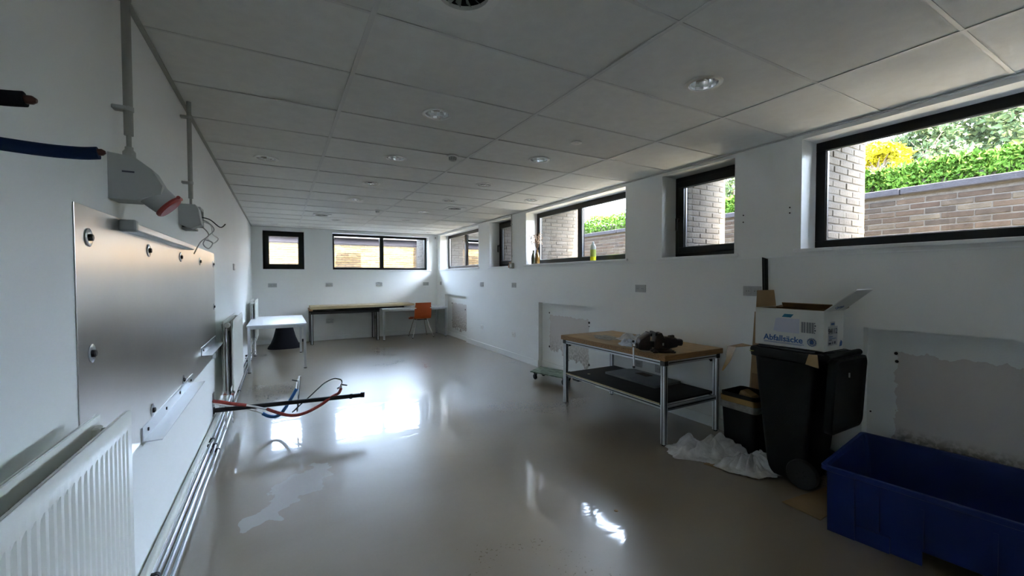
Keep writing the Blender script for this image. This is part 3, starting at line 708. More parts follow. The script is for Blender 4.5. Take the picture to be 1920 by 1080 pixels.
# radiators
def radiator(lb, y0, y1, xb=-.480, xf=-.395, zt=1.062, zb=.33, valve=True, endview=False):
    t = thing('radiator', lb, 'radiator', (XL, (y0+y1)/2, zb), 'white panel radiators along the left wall')
    def panel(name, x, sgn, fluted):
        q = B(); n = max(4, int((y1-y0)/.0333)); yy0 = y0+.03; w = (y1-y0-.06)/n
        prof_ = [(x-sgn*.004, y0), (x, y0+.004), (x, yy0)]
        for k in range(n):
            a = yy0+k*w; prof_ += [(x, a+w*.18), (x-sgn*.009, a+w*.34), (x-sgn*.009, a+w*.66), (x, a+w*.82)] if fluted else [(x, a+w)]
        prof_ += [(x, y1-.004), (x-sgn*.004, y1)]
        zs_ = [(zb,.0,0), (zb+.018,.0,0), (zb+.045,1,1), (zt-.075,1,1), (zt-.050,0,0), (zt-.012,0,0), (zt,-.6,0)]
        rings = []
        for (z, f_k, fl_) in zs_:
            rings.append([q.bm.verts.new(((px if fl_ else (x if abs(px-x) < .0095 else px)) - (sgn*.004 if f_k < 0 else 0), py, z)) for (px, py) in prof_])
        for a, b_ in zip(rings, rings[1:]):
            for k in range(len(prof_)-1): q.bm.faces.new((a[k], a[k+1], b_[k+1], b_[k]))
        # back skin closing the panel
        q.box((x-sgn*.014, y0+.001, zb+.002), (x-sgn*.008, y1-.001, zt-.002))
        o = part(name, q, 'rad', t, True); return o
    panel('front_panel', xf, 1, True); panel('back_panel', xb, -1, False)
    q = B()
    for k in range(int((y1-y0-.1)/.033)):
        yy = y0+.06+k*.033; q.prism([(xb+.016,yy,zb+.05),(xb+.040,yy+.004,zb+.05),(xb+.040,yy+.016,zb+.05),(xb+.016,yy+.02,zb+.05)], (0,0,zt-zb-.10))
    part('convector_fins', q, 'radback', t)
    for yy in (y0+.05, y1-.05):
        for z in (zt-.045, zb+.045):
            q = B(); q.tube([(xb+.006, yy, z), (xf-.008, yy, z)], .014, 12); part('cross_pipe', q, 'radback' if z > .8 else 'rad', t, True)
            q = B(); q.box((xb+.010, yy-.018, z-.02), (xb+.03, yy+.018, z+.02), .005); part('connector', q, 'rad', t)
    for yy in (y0+.55, y1-.15):
        q = B(); q.box((XL+.002, yy-.02, zb+.1), (xb-.008, yy+.02, zt-.08)); part('wall_bracket', q, 'rad', t)
    if valve:   # thermostat head and pipes on the near end
        q = B(); q.lathe([(.012,y0-.002),(.020,y0-.02),(.024,y0-.028),(.024,y0-.068),(.019,y0-.074)], (xb+.045,0,zt-.035), 18, 'y')
        # lathe axis y uses (x, h, -y): shift heights
        part('thermostat_head', q, 'white', t, True)
        q = B(); q.tube([(xb+.035, y0-.012, zt-.07), (xb+.038, y0-.012, zb+.04)], .007, 8); part('riser_pipe', q, 'alu', t, True)
        q = B(); q.tube([(xb+.052, y0-.014, zt-.09), (xb+.055, y0-.014, zb+.04)], .0045, 8); part('thin_pipe', q, 'darksteel', t, True)
        for k, xx in enumerate((xb+.015, xb+.075)):
            q = B(); q.tube([(xx, y0-.03, zb+.05), (xx, y0+.03, zb+.05)], .014, 10); q.tube([(xx, y0-.012, zb+.075), (xx, y0-.012, zb-.01)], .011, 10); q.tube([(xx, y0-.012, zb-.01), (xx, y0-.012, .05 + .05*k)], .008, 8); part('valve_body', q, 'chrome', t, True)
    return t
radiator('nearest white radiator, ribbed front, cut by the picture corner below the metal sheet', .40, 1.628, xb=-.477, xf=-.395, zt=1.069, zb=.33, valve=False)
radiator('middle white radiator with round thermostat head, just past the metal sheet', 4.655, 5.79)
radiator('farthest white radiator, beside the white table near the back wall', 8.66, 9.67)

# skirting pipes along the left wall
t = thing('pipe_trunking', 'white-painted pipe, uppermost of the pipes along the foot of the left wall', 'pipe', (XL, 4, .2), 'pipes along the foot of the left wall')
q = B(); q.tube([(XL+.025, YF+.05, .200), (XL+.025, 7.4, .200)], .018, 16); part('pipe', q, 'paintedpipe', t, True)
for y in (1.1, 3.3, 4.0, 5.9):
    q = B(); q.lathe([(.020,y-.008),(.020,y+.008)], (XL+.025,0,.200), 16, 'y'); part('pipe_joint', q, 'paintedpipe', t, True)
for (x, z, r, lb) in ((XL+.040,.130,.013,'galvanised pipe directly beneath the white-painted pipe along the left wall'), (XL+.058,.085,.011,'middle one of the shiny pipes at the foot of the left wall'), (XL+.075,.040,.011,'lowest shiny pipe on the left wall, just above the floor')):
    t = thing('heating_pipe', lb, 'pipe', (x, 4, z), 'pipes along the foot of the left wall')
    q = B(); q.tube([(x, YF+.05, z), (x, 10.3, z)], r, 14); part('pipe', q, 'galv', t, True)
    for y in (2.36, 4.15, 6.2, 8.4):
        q = B(); q.box((XL, y-.009, z-r-.003), (x, y+.009, z+r+.003), .002); q.lathe([(r+.003,y-.009),(r+.003,y+.009)], (x,0,z), 14, 'y'); part('pipe_clip', q, 'darksteel', t)
q = B(); q.box((XL, YF, 0), (XL+.012, YB, .08), .003); bb = struct('baseboard_left', q, 'wall')

# insulated pipe stubs, upper left
yy = 1.16
t = thing('pipe_stub', 'black foam-insulated pipe stub jutting from the left wall above the blue one', 'pipe', (XL, yy, 1.80))
q = B(); q.tube(smooth_path([(XL, yy, 1.803), (-.50, yy, 1.802), (-.455, yy, 1.803), (-.424, yy-.001, 1.806)], 4), .0145, 18, True); part('foam_sleeve', q, 'blackfoam', t, True)
q = B(); q.tube([(-.427,yy,1.806),(-.414,yy,1.8065),(-.408,yy,1.806)], [.0085,.0085,.004], 10); part('copper_end', q, 'copper', t, True)
q = B(); q.lathe([(.020,XL),(.020,XL+.004)], (0,yy,1.803), 18, 'x'); part('wall_collar', q, 'blackfoam', t)
t = thing('pipe_stub', 'dark blue insulated pipe stub jutting from the left wall over the grey industrial socket', 'pipe', (XL, yy, 1.71))
q = B(); q.tube(smooth_path([(XL, yy, 1.724), (-.47, yy, 1.717), (-.40, yy, 1.713), (-.35, yy, 1.714), (-.322, yy, 1.718)], 4), .0125, 18, True); part('foam_sleeve', q, 'bluefoam', t, True)
q = B(); q.tube([(-.326,yy,1.719),(-.316,yy,1.7205),(-.311,yy,1.721)], [.007,.007,.003], 10); part('copper_end', q, 'copper', t, True)
q = B(); q.lathe([(.018,XL),(.018,XL+.004)], (0,yy,1.724), 18, 'x'); part('wall_collar', q, 'bluefoam', t)

# lower group: black pole, red and blue hoses with valves
t = thing('black_pipe', 'long straight black pipe sticking out of the left wall low over the floor', 'pipe', (XL, 4.5, .27))
q = B(); q.tube([(XL, 4.53, .272), (.715, 4.42, .262)], .0205, 16); part('tube', q, 'black', t, True)
for a, b_ in ((.60,.615), (.70,.735)):
    q = B(); q.tube([(a, 4.43, .2625), (b_, 4.42, .262)], .026, 16); part('collar', q, 'rubber', t, True)
t = thing('wall_plate', 'narrow steel plate on the left wall where the black pipe and hoses come out', 'wall plate', (XL, 4.53, .25))
q = B(); q.box((XL, 4.485, .225), (XL+.006, 4.575, .435), .002); part('plate', q, 'galv', t)
q = B(); q.lathe([(.03,XL+.006),(.03,XL+.012)], (0,4.53,.272), 18, 'x'); part('grommet', q, 'rubber', t)
def Z(px, py): return (px-400, py)
K = .0053
def pp(px, py, y=4.45):    # point of the hose group: a steep sheet at depth y, measured off the wall
    return (-.537+(px-400)*.00446, y, .290 - (py-771)*.00527 - (px-400)*.00028*0 + (px-400)*-.00052)
t = thing('red_hose', 'red hose with a metal valve curving under the black pipe', 'hose', (XL, 4.5, .3))
def hp(px, py, Y): 
    s = (px-960)/774.18; v = -(py-540)/774.18; d = r_*s + u_*v + f_; k = Y/d.y; return (d.x*k, Y, CAMH+d.z*k)
q = B(); q.tube(smooth_path([(XL, 4.50, .366), hp(415,754,4.47), hp(435,757,4.46), hp(462,760,4.45)], 5), .0155, 14); part('insulated_hose', q, 'redhose', t, True)
q = B(); q.tube(smooth_path([hp(460,760,4.45), hp(475,762,4.45), hp(490,765,4.45), hp(503,768,4.45)], 4), .0085, 10); part('bare_pipe', q, 'white', t, True)
q = B(); q.tube(smooth_path([hp(501,767,4.45), hp(518,773,4.40), hp(545,779,4.36), hp(570,775,4.36), hp(600,760,4.40), hp(622,744,4.45), hp(635,737,4.48), hp(639.5,728,4.5)], 5), .0145, 14); part('insulated_hose', q, 'redhose', t, True)
q = B(); q.tube([hp(639,728,4.5), hp(638,722,4.5), hp(641,716,4.5)], .013, 10); q.tube([hp(632,729,4.5), hp(641,724,4.5)], .010, 8); part('valve_body', q, 'chrome', t, True)
q = B(); q.tube([hp(640,721,4.5), hp(651,722.5,4.49)], [.008,.006], 8); part('valve_lever', q, 'darksteel', t, True)
t = thing('blue_hose', 'blue hose rising steeply from under the black pipe to a tap', 'hose', (XL, 4.6, .25))
q = B(); q.tube(smooth_path([(XL, 4.55, .335), hp(430,762,4.58), hp(470,768,4.60), hp(493,775,4.60)], 4), .0085, 10); part('bare_pipe', q, 'white', t, True)
q = B(); q.tube(smooth_path([hp(492,775,4.60), hp(503,780,4.6), hp(516,781,4.6), hp(527,775,4.6), hp(540,757,4.62), hp(556,729,4.64)], 5), .0155, 14); part('insulated_hose', q, 'bluehose', t, True)
q = B(); q.tube([hp(556,730,4.64), hp(558,716,4.65), hp(561,710,4.65)], .011, 10); part('valve_body', q, 'chrome', t, True)
q = B(); q.tube([hp(548,712.5,4.62), hp(560,715,4.65)], .006, 8); part('valve_lever', q, 'darksteel', t, True)
t = thing('hanging_pipe', 'thin vertical metal pipe hanging from the blue hose tap', 'pipe', hp(560,745,4.66))
q = B(); q.tube([hp(562,709,4.65), hp(557.5,772,4.62)], [.011,.008], 10); part('tube', q, 'galv', t, True)
q = B(); q.tube([hp(562,713,4.65), hp(562.5,705,4.65)], .014, 10); part('cap_nut', q, 'chrome', t, True)
t = thing('grey_hose', 'thin dark grey hose looping from the red hose valve down behind the black pipe', 'hose', hp(640,715,4.5))
q = B(); q.tube(smooth_path([hp(641,717,4.5), hp(640,713,4.5), hp(634,710.5,4.5), hp(625,710,4.52), hp(610,717,4.55), hp(597,728,4.6), hp(580,744,4.62), hp(563,759,4.6), hp(548,773,4.55)], 6), .006, 8); part('tube', q, 'darksteel', t, True)

# ------------------------------------------------------------------ sockets on the walls
def socket(x, y, z, ax, lb, w=.15, m_='socketgrey', nm='wall_socket', grp=None, twin=True):
    t = thing(nm, lb, 'socket', (x, y, z), grp)
    def bx(u0, u1, d, z0, z1, bev=.002):
        q = B()
        if ax == 'y': q.box((x+u0, y-d, z+z0), (x+u1, y, z+z1), bev)
        else: q.box((x-d, y+u0, z+z0), (x, y+u1, z+z1), bev)
        return q
    part('face_plate', bx(-w/2, w/2, .009, -.043, .043), m_, t)
    for s in ((-.037, .037) if twin else (0,)):
        part('insert', bx(s-.026, s+.026, .012, -.028, .028), 'grey' if m_ == 'socketgrey' else 'white', t)
        for k in (-.010, .010): part('contact_hole', bx(s+k-.0025, s+k+.0025, .0125, -.004, .004, 0), 'seal', t)
    return t
g1 = 'double sockets in a row on the back wall'
socket(-.155, YB, 1.305, 'y', 'grey double socket on the back wall below the small square window', .17, grp=g1)
socket(1.0, YB, 1.305, 'y', 'grey double socket on the back wall below the left end of the wide window', .15, grp=g1)
socket(2.145, YB, 1.305, 'y', 'grey double socket on the back wall below the middle of the wide window', .15, grp=g1)
socket(3.34, YB, 1.305, 'y', 'grey double socket on the back wall below the right end of the wide window', .15, grp=g1)
socket(1.0, YB, .445, 'y', 'low double socket on the back wall under the wooden board table', .15)
socket(2.05, YB, .49, 'y', 'low socket on the back wall behind the black table legs', .09, twin=False)
socket(3.30, YB, .47, 'y', 'low socket on the back wall behind the orange chair', .09, twin=False)
g2 = 'grey sockets in a row on the right wall'
socket(XR, 10.33, 1.32, 'x', 'grey socket on the right wall by the far corner', .10, grp=g2, twin=False)
socket(XR, 7.80, 1.325, 'x', 'grey socket on the right wall below the far double window', .14, grp=g2)
socket(XR, 6.45, 1.325, 'x', 'grey socket on the right wall below the small switch box', .15, grp=g2)
socket(XR, 3.46, 1.33, 'x', 'grey socket on the right wall above the workbench', .16, grp=g2)
socket(XR, 2.155, 1.335, 'x', 'grey socket on the right wall beside the leaning black profile', .16, grp=g2)
g3 = 'low sockets on the right wall'
socket(XR, 7.81, .433, 'x', 'bright white low socket on the right wall near the far recess', .10, 'white', grp=g3, twin=False)
socket(XR, 6.47, .433, 'x', 'off-white low socket on the right wall nearer the middle recess', .12, 'white', grp=g3, twin=False)
socket(XR, 3.48, .45, 'x', 'low socket behind the workbench, the one behind the vise handle', .11, grp=g3, twin=False)
socket(XR, 3.19, .44, 'x', 'low socket behind the workbench, beside its front leg', .10, grp=g3, twin=False)
t = thing('switch_box', 'small grey switch box with a thin vertical conduit beside the narrow far window', 'switch', (XR, 6.5, 1.67))
q = B(); q.box((XR-.045, 6.44, 1.625), (XR, 6.56, 1.725), .006); part('box', q, 'dgrey', t)
q = B(); q.box((XR-.052, 6.46, 1.65), (XR-.044, 6.50, 1.70), .003); part('rocker', q, 'white', t)
q = B(); q.tube([(XR-.014, 6.515, 1.72), (XR-.014, 6.515, 2.60)], .008, 10); part('conduit', q, 'dgrey', t, True)
for z in (1.85, 2.42):
    q = B(); q.box((XR-.024, 6.50, z-.008), (XR, 6.53, z+.008), .002); part('conduit_clip', q, 'grey', t)
q = B(); q.box((XR-.04, 6.575, 1.64), (XR, 6.60, 1.70), .004); part('cable_cover', q, 'terra', t)

# ------------------------------------------------------------------ window sill items
def vase(x, y, z, lb, prof_, m_, loc=None):
    return single('vase', B().lathe(prof_, (0,0,0), 24).tr(x,y,z), m_, lb, 'vase', (x, y, z), smooth=True)
B.tr = lambda s, x, y, z: (bmesh.ops.translate(s.bm, vec=(x,y,z), verts=s.bm.verts), s)[1]
SZ = 1.686
bot = [(.034,0),(.040,.01),(.041,.10),(.036,.14),(.019,.19),(.016,.225),(.018,.235),(.012,.235),(.011,.20),(.001,.19)]
vase(3.745, 5.93, SZ, 'dark green bottle vase on the window sill, farther of the two', bot, 'glassgreen')
vase(3.735, 5.80, SZ, 'amber brown bottle vase on the window sill, nearer of the two', [(r*1.05, h) for r, h in bot], 'amber')
t = thing('dried_flowers', 'pale dried flower bunch standing in the amber bottle vase', 'dried flowers', (3.735, 5.80, SZ+.06))
rs2 = random.Random(5); st = B(); hd = B(); dk = B()
for k in range(44):
    a = rs2.uniform(0, 2*PI); s = rs2.uniform(.02, .13); h = rs2.uniform(.17, .40)
    p0 = Vector((3.735, 5.80, SZ+.06)); p1 = p0 + Vector((.004*math.cos(a), .004*math.sin(a), .19)); p2 = p1 + Vector((s*.55*math.cos(a)-.01, s*math.sin(a)*1.1, h*.62)); 
    st.tube([p0, p1, (p1+p2)/2+Vector((0,0,.015)), p2], .0011, 4)
    tgt = hd if (rs2.random() < .8 and s < .11) else dk
    for j in range(5):
        c = p2 + Vector((rs2.gauss(0,.010), rs2.gauss(0,.014), rs2.gauss(0,.018)))
        d = Vector((rs2.gauss(0,1), rs2.gauss(0,1), 1.2)).normalized(); tgt.tube([c-d*.009, c-d*.003, c+d*.005, c+d*.011], [.001,.0055,.005,.0008], 5)
o = part('stems', st, 'stem', t); o['kind'] = 'stuff'; o = part('flower_heads', hd, 'dried', t); o['kind'] = 'stuff'; o = part('seed_heads', dk, 'stem', t); o['kind'] = 'stuff'
t = thing('cleaner_bottle', 'clear plastic bottle half full of yellow liquid on the window sill', 'bottle', (3.70, 4.35, SZ))
q = B(); bx_ = [(.030,SZ),(.038,SZ+.006),(.039,SZ+.105)]; q.lathe(bx_, (3.70,4.35,0), 20); part('yellow_liquid', q, 'yellowliquid', t, True)
q = B(); q.lathe([(.0392,SZ+.105),(.0385,SZ+.17),(.034,SZ+.20),(.018,SZ+.225),(.0145,SZ+.232)], (3.70,4.35,0), 20); part('upper_body', q, 'clearplastic', t, True)
q = B(); q.lathe([(.0165,SZ+.230),(.0165,SZ+.252),(.006,SZ+.256),(.006,SZ+.262),(.001,SZ+.262)], (3.70,4.35,0), 16); part('cap', q, 'white', t, True)
q = B(); q.lathe([(.0400,SZ+.055),(.0400,SZ+.150)], (3.70,4.35,0), 20); part('paper_label', q, 'label', t, True)
t = thing('plant_pot', 'small terracotta cup on the sill of the narrow far window', 'pot', (3.72, 6.68, 1.676))
q = B(); q.lathe([(.024,1.676),(.032,1.73),(.036,1.73),(.036,1.745),(.029,1.745),(.022,1.69),(.001,1.69)], (3.72,6.68,0), 20); part('cup', q, 'terra', t, True)

# ------------------------------------------------------------------ furniture
# white table by the left wall
TX0, TX1, TY0, TY1 = -.465, .363, 7.46, 9.14
t = thing('table', 'white rectangular table with thin grey legs standing by the left wall', 'table', ((TX0+TX1)/2, (TY0+TY1)/2, 0))
q = B(); q.box((TX0, TY0, .712), (TX1, TY1, .735), .003); part('table_top', q, 'whiteboard', t)
for (a, b_) in (((TX0+.02,TY0+.02,.672),(TX1-.02,TY0+.045,.712)), ((TX0+.02,TY1-.045,.672),(TX1-.02,TY1-.02,.712)), ((TX0+.02,TY0+.045,.672),(TX0+.045,TY1-.045,.712)), ((TX1-.045,TY0+.045,.672),(TX1-.02,TY1-.045,.712))):
    q = B(); q.box(a, b_, .002); part('frame_rail', q, 'alu', t)
for x in (TX0+.03, TX1-.03):
    for y in (TY0+.03, TY1-.03):
        q = B(); q.box((x-.019, y-.019, .012), (x+.019, y+.019, .712), .003); l = part('leg', q, 'alu', t)
        q = B(); q.lathe([(.022,0),(.022,.012)], (x,y,0), 14); part('foot', q, 'rubber', l)
# black flared cone behind it
t = thing('black_cone', 'black flared cone-shaped object on the floor behind the white table', 'cone', (.06, 9.95, 0))
def flare(z, r): return [(.06+r*.98*math.copysign(abs(math.cos(a))**.75, math.cos(a)), 9.95+r*.9*math.copysign(abs(math.sin(a))**.75, math.sin(a)), z) for a in [2*PI*k/32 for k in range(32)]]
q = B(); q.hull_loft([flare(z, r) for z, r in ((0,.325),(.02,.318),(.10,.262),(.22,.215),(.36,.178),(.48,.150),(.60,.128))]); part('body', q, 'blackfoam', t, True)
q = B(); q.hull_loft([flare(.60,.135), flare(.615,.135)]); part('top_rim', q, 'black', t)
q = B(); q.lathe([(.02,0),(.035,.02),(.035,.05),(.02,.06)], (.395,9.9,.10), 14, 'z'); part('side_knob', q, 'black', t)
# black-legged table carrying the loose wooden board
t = thing('black_table', 'black-framed work table under the long pale wooden board', 'table', (1.28, 10.25, 0))
q = B(); q.box((.545, 9.98, .715), (2.03, 10.58, .742), .003); part('table_top', q, 'blackboard', t)
q = B(); q.box((.555, 9.985, .665), (2.02, 10.02, .715), .003); part('frame_rail', q, 'black', t)
q = B(); q.box((.555, 10.54, .665), (2.02, 10.575, .715), .003); part('frame_rail', q, 'black', t)
for x in (.585, 1.985):
    for y in (10.02, 10.55):
        q = B(); q.box((x-.028, y-.028, 0), (x+.028, y+.028, .715), .004); l = part('leg', q, 'darksteel', t)
        q = B(); q.box((x-.012, y-.0285, .01), (x+.012, y-.0275, .70)); part('groove', q, 'alu', l)
t = thing('wooden_board', 'long pale wooden worktop lying on the black table and the white desk', 'board', (1.7, 10.2, .78))
q = B(); q.hull_loft([[(.56,9.90,.775),(.56,10.50,.775),(.56,10.50,.842),(.56,9.90,.842)], [(2.86,9.98,.790),(2.86,10.58,.790),(2.86,10.58,.835),(2.86,9.98,.835)]]); part('slab', q, 'woodpale', t)
q = B(); q.hull_loft([[(.545,9.92,.742),(.545,10.48,.742),(.545,10.48,.775),(.545,9.92,.775)], [(2.60,9.99,.752),(2.60,10.55,.752),(2.60,10.55,.782),(2.60,9.99,.782)]]); part('underside_battens', q, 'blackboard', t)
q = B(); q.box((.535, 9.90, .742), (.60, 10.5, .79), .01, seg=2); part('end_trim', q, 'woodend', t)
# white desk in the corner
t = thing('white_desk', 'white desk with grey legs in the far right corner', 'table', (2.85, 10.2, 0))
q = B(); q.box((2.05, 9.80, .717), (3.64, 10.57, .742), .003); part('table_top', q, 'whiteboard', t)
for y in (9.83, 10.52):
    q = B(); q.box((2.08, y-.013, .68), (3.61, y+.013, .717), .002); part('frame_rail', q, 'alu', t)
for x in (2.09, 3.60):
    for y in (9.83, 10.53):
        q = B(); q.box((x-.02, y-.02, .012), (x+.02, y+.02, .717), .003); l = part('leg', q, 'alu', t)
        q = B(); q.lathe([(.023,0),(.023,.012)], (x,y,0), 14); part('foot', q, 'rubber', l)
# orange chair, seen from behind
t = thing('chair', 'orange shell chair with thin chrome legs at the white desk', 'chair', (3.03, 10.1, 0))
q = B(); W0 = .41
def shell(v, u):   # v along the profile from seat front to top of the back, u across
    P = [(.27,.470),(.22,.462),(.12,.452),(.0,.446),(-.10,.452),(-.155,.475),(-.185,.53),(-.20,.62),(-.215,.74),(-.232,.86)]
    k = v*(len(P)-1); i = min(int(k), len(P)-2); f = k-i
    y = P[i][0]*(1-f)+P[i+1][0]*f; z = P[i][1]*(1-f)+P[i+1][1]*f
    wv = .205 + .006*math.sin(v*PI) - (.012 if v > .9 else 0)
    cu = (abs(u)**2)*.02
    return Vector((3.02+u*wv, 9.78+.22+y+(cu if v > .5 else 0), z+(cu if v <= .5 else 0)))
n1, n2 = 27, 10; grid = [[shell(i/n1, -1+2*j/n2) for j in range(n2+1)] for i in range(n1+1)]
g1_ = [[q.bm.verts.new(p) for p in row] for row in grid]; g2_ = [[q.bm.verts.new(p+Vector((0,.007 if i > n1*.5 else 0,.009 if i <= n1*.5 else 0))) for p in row] for i, row in enumerate(grid)]
for i in range(n1):
    for j in range(n2): q.bm.faces.new((g1_[i][j], g1_[i][j+1], g1_[i+1][j+1], g1_[i+1][j])); q.bm.faces.new((g2_[i][j], g2_[i+1][j], g2_[i+1][j+1], g2_[i][j+1]))
for i in range(n1):
    for j in (0, n2): q.bm.faces.new((g1_[i][j], g1_[i+1][j], g2_[i+1][j], g2_[i][j]))
for j in range(n2):
    for i in (0, n1): q.bm.faces.new((g1_[i][j], g1_[i][j+1], g2_[i][j+1], g2_[i][j]))
part('seat_shell', q, 'orange', t, True)
for (a, b_) in (((2.89,10.17,.445),(2.80,10.33,0)), ((2.89,9.93,.445),(2.76,9.82,0)), ((3.15,10.17,.445),(3.27,10.33,0)), ((3.15,9.93,.445),(3.28,9.82,0))):
    q = B(); q.tube([a, (a[0]*.7+b_[0]*.3, a[1]*.7+b_[1]*.3, .30), (b_[0], b_[1], .006)], .0095, 10); l = part('leg', q, 'chrome', t, True)
    q = B(); q.tube([(b_[0], b_[1], 0), (b_[0], b_[1], .02)], .012, 10); part('foot', q, 'rubber', l)
q = B(); q.tube([(2.89,9.93,.436),(3.15,9.93,.436)], .009, 8); q.tube([(2.89,10.17,.436),(3.15,10.17,.436)], .009, 8); q.tube([(2.89,9.93,.436),(2.89,10.17,.436)], .009, 8); q.tube([(3.15,9.93,.436),(3.15,10.17,.436)], .009, 8); part('under_frame', q, 'darksteel', t, True)
q = B(); q.box((2.72, 9.98, .455), (2.83, 10.05, .50), .015, seg=2); part('armrest_pad', q, 'orange', t)

# ------------------------------------------------------------------ workbench
BX0, BX1, BY0, BY1 = 2.84, 3.63, 2.41, 3.905
t = thing('workbench', 'wooden-topped workbench with aluminium profile frame and black lower shelf', 'workbench', ((BX0+BX1)/2, (BY0+BY1)/2, 0))
q = B(); q.box((BX0+.004, BY0+.004, .742), (BX1, BY1-.004, .792), .003); wt = part('worktop', q, 'wood', t)
q = B(); q.box((BX0, BY0+.002, .743), (BX0+.005, BY1-.002, .790)); q.box((BX0, BY0, .743), (BX1, BY0+.005, .790)); part('edge_band', q, 'woodend', wt)
LG = .045
def profile(name, a, b_, ax, par):
    """slotted aluminium extrusion: body with dark grooves"""
    q = B(); q.box(a, b_, .004); o = part(name, q, 'alu', par)
    c = [(a[i]+b_[i])/2 for i in range(3)]; q = B()
    for k in range(3):
        if k == ax: continue
        o2 = 3-ax-k
        for sgn in (0, 1):
            aa, bb_ = list(a), list(b_); v = b_[k] if sgn else a[k]
            aa[k] = v-.0008 if sgn else v-.0004; bb_[k] = v+.0004 if sgn else v+.0008
            aa[o2] = c[o2]-.0045; bb_[o2] = c[o2]+.0045; aa[ax] += .004; bb_[ax] -= .004; q.box(aa, bb_)
    part('slot', q, 'darksteel', o); return o
lx = (BX0+.018, BX1-.018-LG); ly = (BY0+.02, BY1-.02-LG)
for x in lx:
    for y in ly:
        l = profile('leg', (x, y, .012), (x+LG, y+LG, .742-.045), 2, t)
        q = B(); q.lathe([(.018,0),(.018,.012)], (x+LG/2,y+LG/2,0), 14); part('foot', q, 'rubber', l)
        q = B(); q.box((x-.002, y-.002, .697), (x+LG+.002, y+LG+.002, .741), .002); part('corner_cap', q, 'black', t)
for x in lx: profile('rail', (x, ly[0]+LG+.002, .698), (x+LG, ly[1]-.002, .741), 1, t)
for y in ly: profile('rail', (lx[0]+LG+.002, y, .698), (lx[1]-.002, y+LG, .741), 0, t)
for x in lx: profile('shelf_rail', (x+.004, ly[0]+LG, .325), (x+LG-.004, ly[1], .350), 1, t)
for y in ly: profile('shelf_rail', (lx[0]+LG, y+.004, .300), (lx[1], y+LG-.004, .345), 0, t)
for (x, s) in ((lx[0]+LG, 1), (lx[1], -1)):
    for (y, s2) in ((ly[0]+LG, 1), (ly[1], -1)):
        q = B(); q.prism([(x, y, .698), (x, y+s2*.035, .698), (x, y, .663)], (s*.03, 0, 0)); part('corner_bracket', q, 'black', t)
q = B(); q.box((BX0+.022, BY0+.07, .350), (BX1-.025, BY1-.07, .366), .001); sh = part('shelf_board', q, 'blackboard', t)
q = B(); q.box((BX0+.0205, BY0+.075, .351), (BX0+.022, BY1-.075, .365)); part('board_edge', q, 'woodpale', sh)
t = thing('metal_plate', 'flat grey panel with a brown patch lying on the shelf of the workbench', 'panel', (3.38, 3.2, .366))
rot = Matrix.Rotation(.02, 3, 'Z'); q = B(); q.prism([(3.19,2.83,.368),(3.58,2.84,.368),(3.60,3.50,.368),(3.50,3.56,.368),(3.20,3.55,.368)], (0,0,.022)); part('plate', q, 'plate', t)
q = B(); q.prism([(3.42,3.16,.390),(3.51,3.14,.390),(3.53,3.30,.390),(3.44,3.33,.390)], (0,0,.004)); part('brown_patch', q, 'rust', t)
q = B(); q.box((3.02, 3.62, .3665), (3.045, 3.65, .368)); single('wood_chip', q, 'woodpale', 'tiny pale chip lying on the black bench shelf', 'wood chip', (3.03, 3.63, .3665))

# bench vise
VX, VY, VZ = 2.97, 2.585, .792
t = thing('bench_vise', 'dark iron bench vise bolted to the workbench', 'vise', (VX, VY, VZ))
q = B(); q.lathe([(.098,VZ),(.100,VZ+.006),(.098,VZ+.014),(.070,VZ+.022),(.062,VZ+.034),(.001,VZ+.036)], (VX+.02,VY,0), 28); base = part('base', q, 'viseiron', t, True)
for a in (.6, 2.3, 3.9, 5.5):
    q = B(); px, py = VX+.02+.105*math.cos(a), VY+.105*math.sin(a)
    q.lathe([(.026,VZ),(.026,VZ+.012),(.012,VZ+.013),(.012,VZ+.022)], (px,py,0), 14); part('bolt_lug', q, 'viseiron', base, True)
q = B()
def ring(x, y0, y1, z0, z1, ch=.012): return [(x,y0+ch,z0),(x,y1-ch,z0),(x,y1,z0+ch),(x,y1,z1-ch),(x,y1-ch,z1),(x,y0+ch,z1),(x,y0,z1-ch),(x,y0,z0+ch)]
Yr = lambda x, h, z0, z1, ch=.012: ring(x, VY-h, VY+h, VZ+z0, VZ+z1, ch)
q.hull_loft([Yr(VX-.055,.052,.034,.105), Yr(VX-.04,.062,.030,.165), Yr(VX+.005,.062,.030,.172), Yr(VX+.03,.052,.030,.135), Yr(VX+.09,.048,.034,.130), Yr(VX+.135,.044,.040,.128), Yr(VX+.15,.040,.044,.118)]); part('body', q, 'viseiron', t, True)
q = B(); q.hull_loft([Yr(VX+.145,.036,.055,.112,.010), Yr(VX+.19,.036,.055,.112,.010), Yr(VX+.20,.030,.062,.106,.010)]); part('tail', q, 'viseiron', t, True)
q = B(); q.hull_loft([Yr(VX+.085,.030,.125,.142,.008), Yr(VX+.125,.026,.125,.148,.008)]); part('anvil', q, 'viseiron', t)
q = B(); q.box((VX-.062, VY-.080, VZ+.148), (VX-.040, VY+.080, VZ+.178), .003); part('rear_jaw_plate', q, 'darksteel', t)
q = B(); q.box((VX-.03, VY-.060, VZ+.062), (VX+.02, VY-.0615, VZ+.085)); part('nameplate', q, 'grey', t)
q = B(); q.hull_loft([Yr(VX-0.200,.048,.030,.085), Yr(VX-0.185,.058,.020,.12), Yr(VX-.120,.062,.016,.165), Yr(VX-.102,.062,.016,.168)]); fj = part('front_jaw', q, 'viseiron', t, True)
q = B(); q.box((VX-.104, VY-.078, VZ+.145), (VX-.088, VY+.078, VZ+.173), .003); part('jaw_plate', q, 'darksteel', fj)
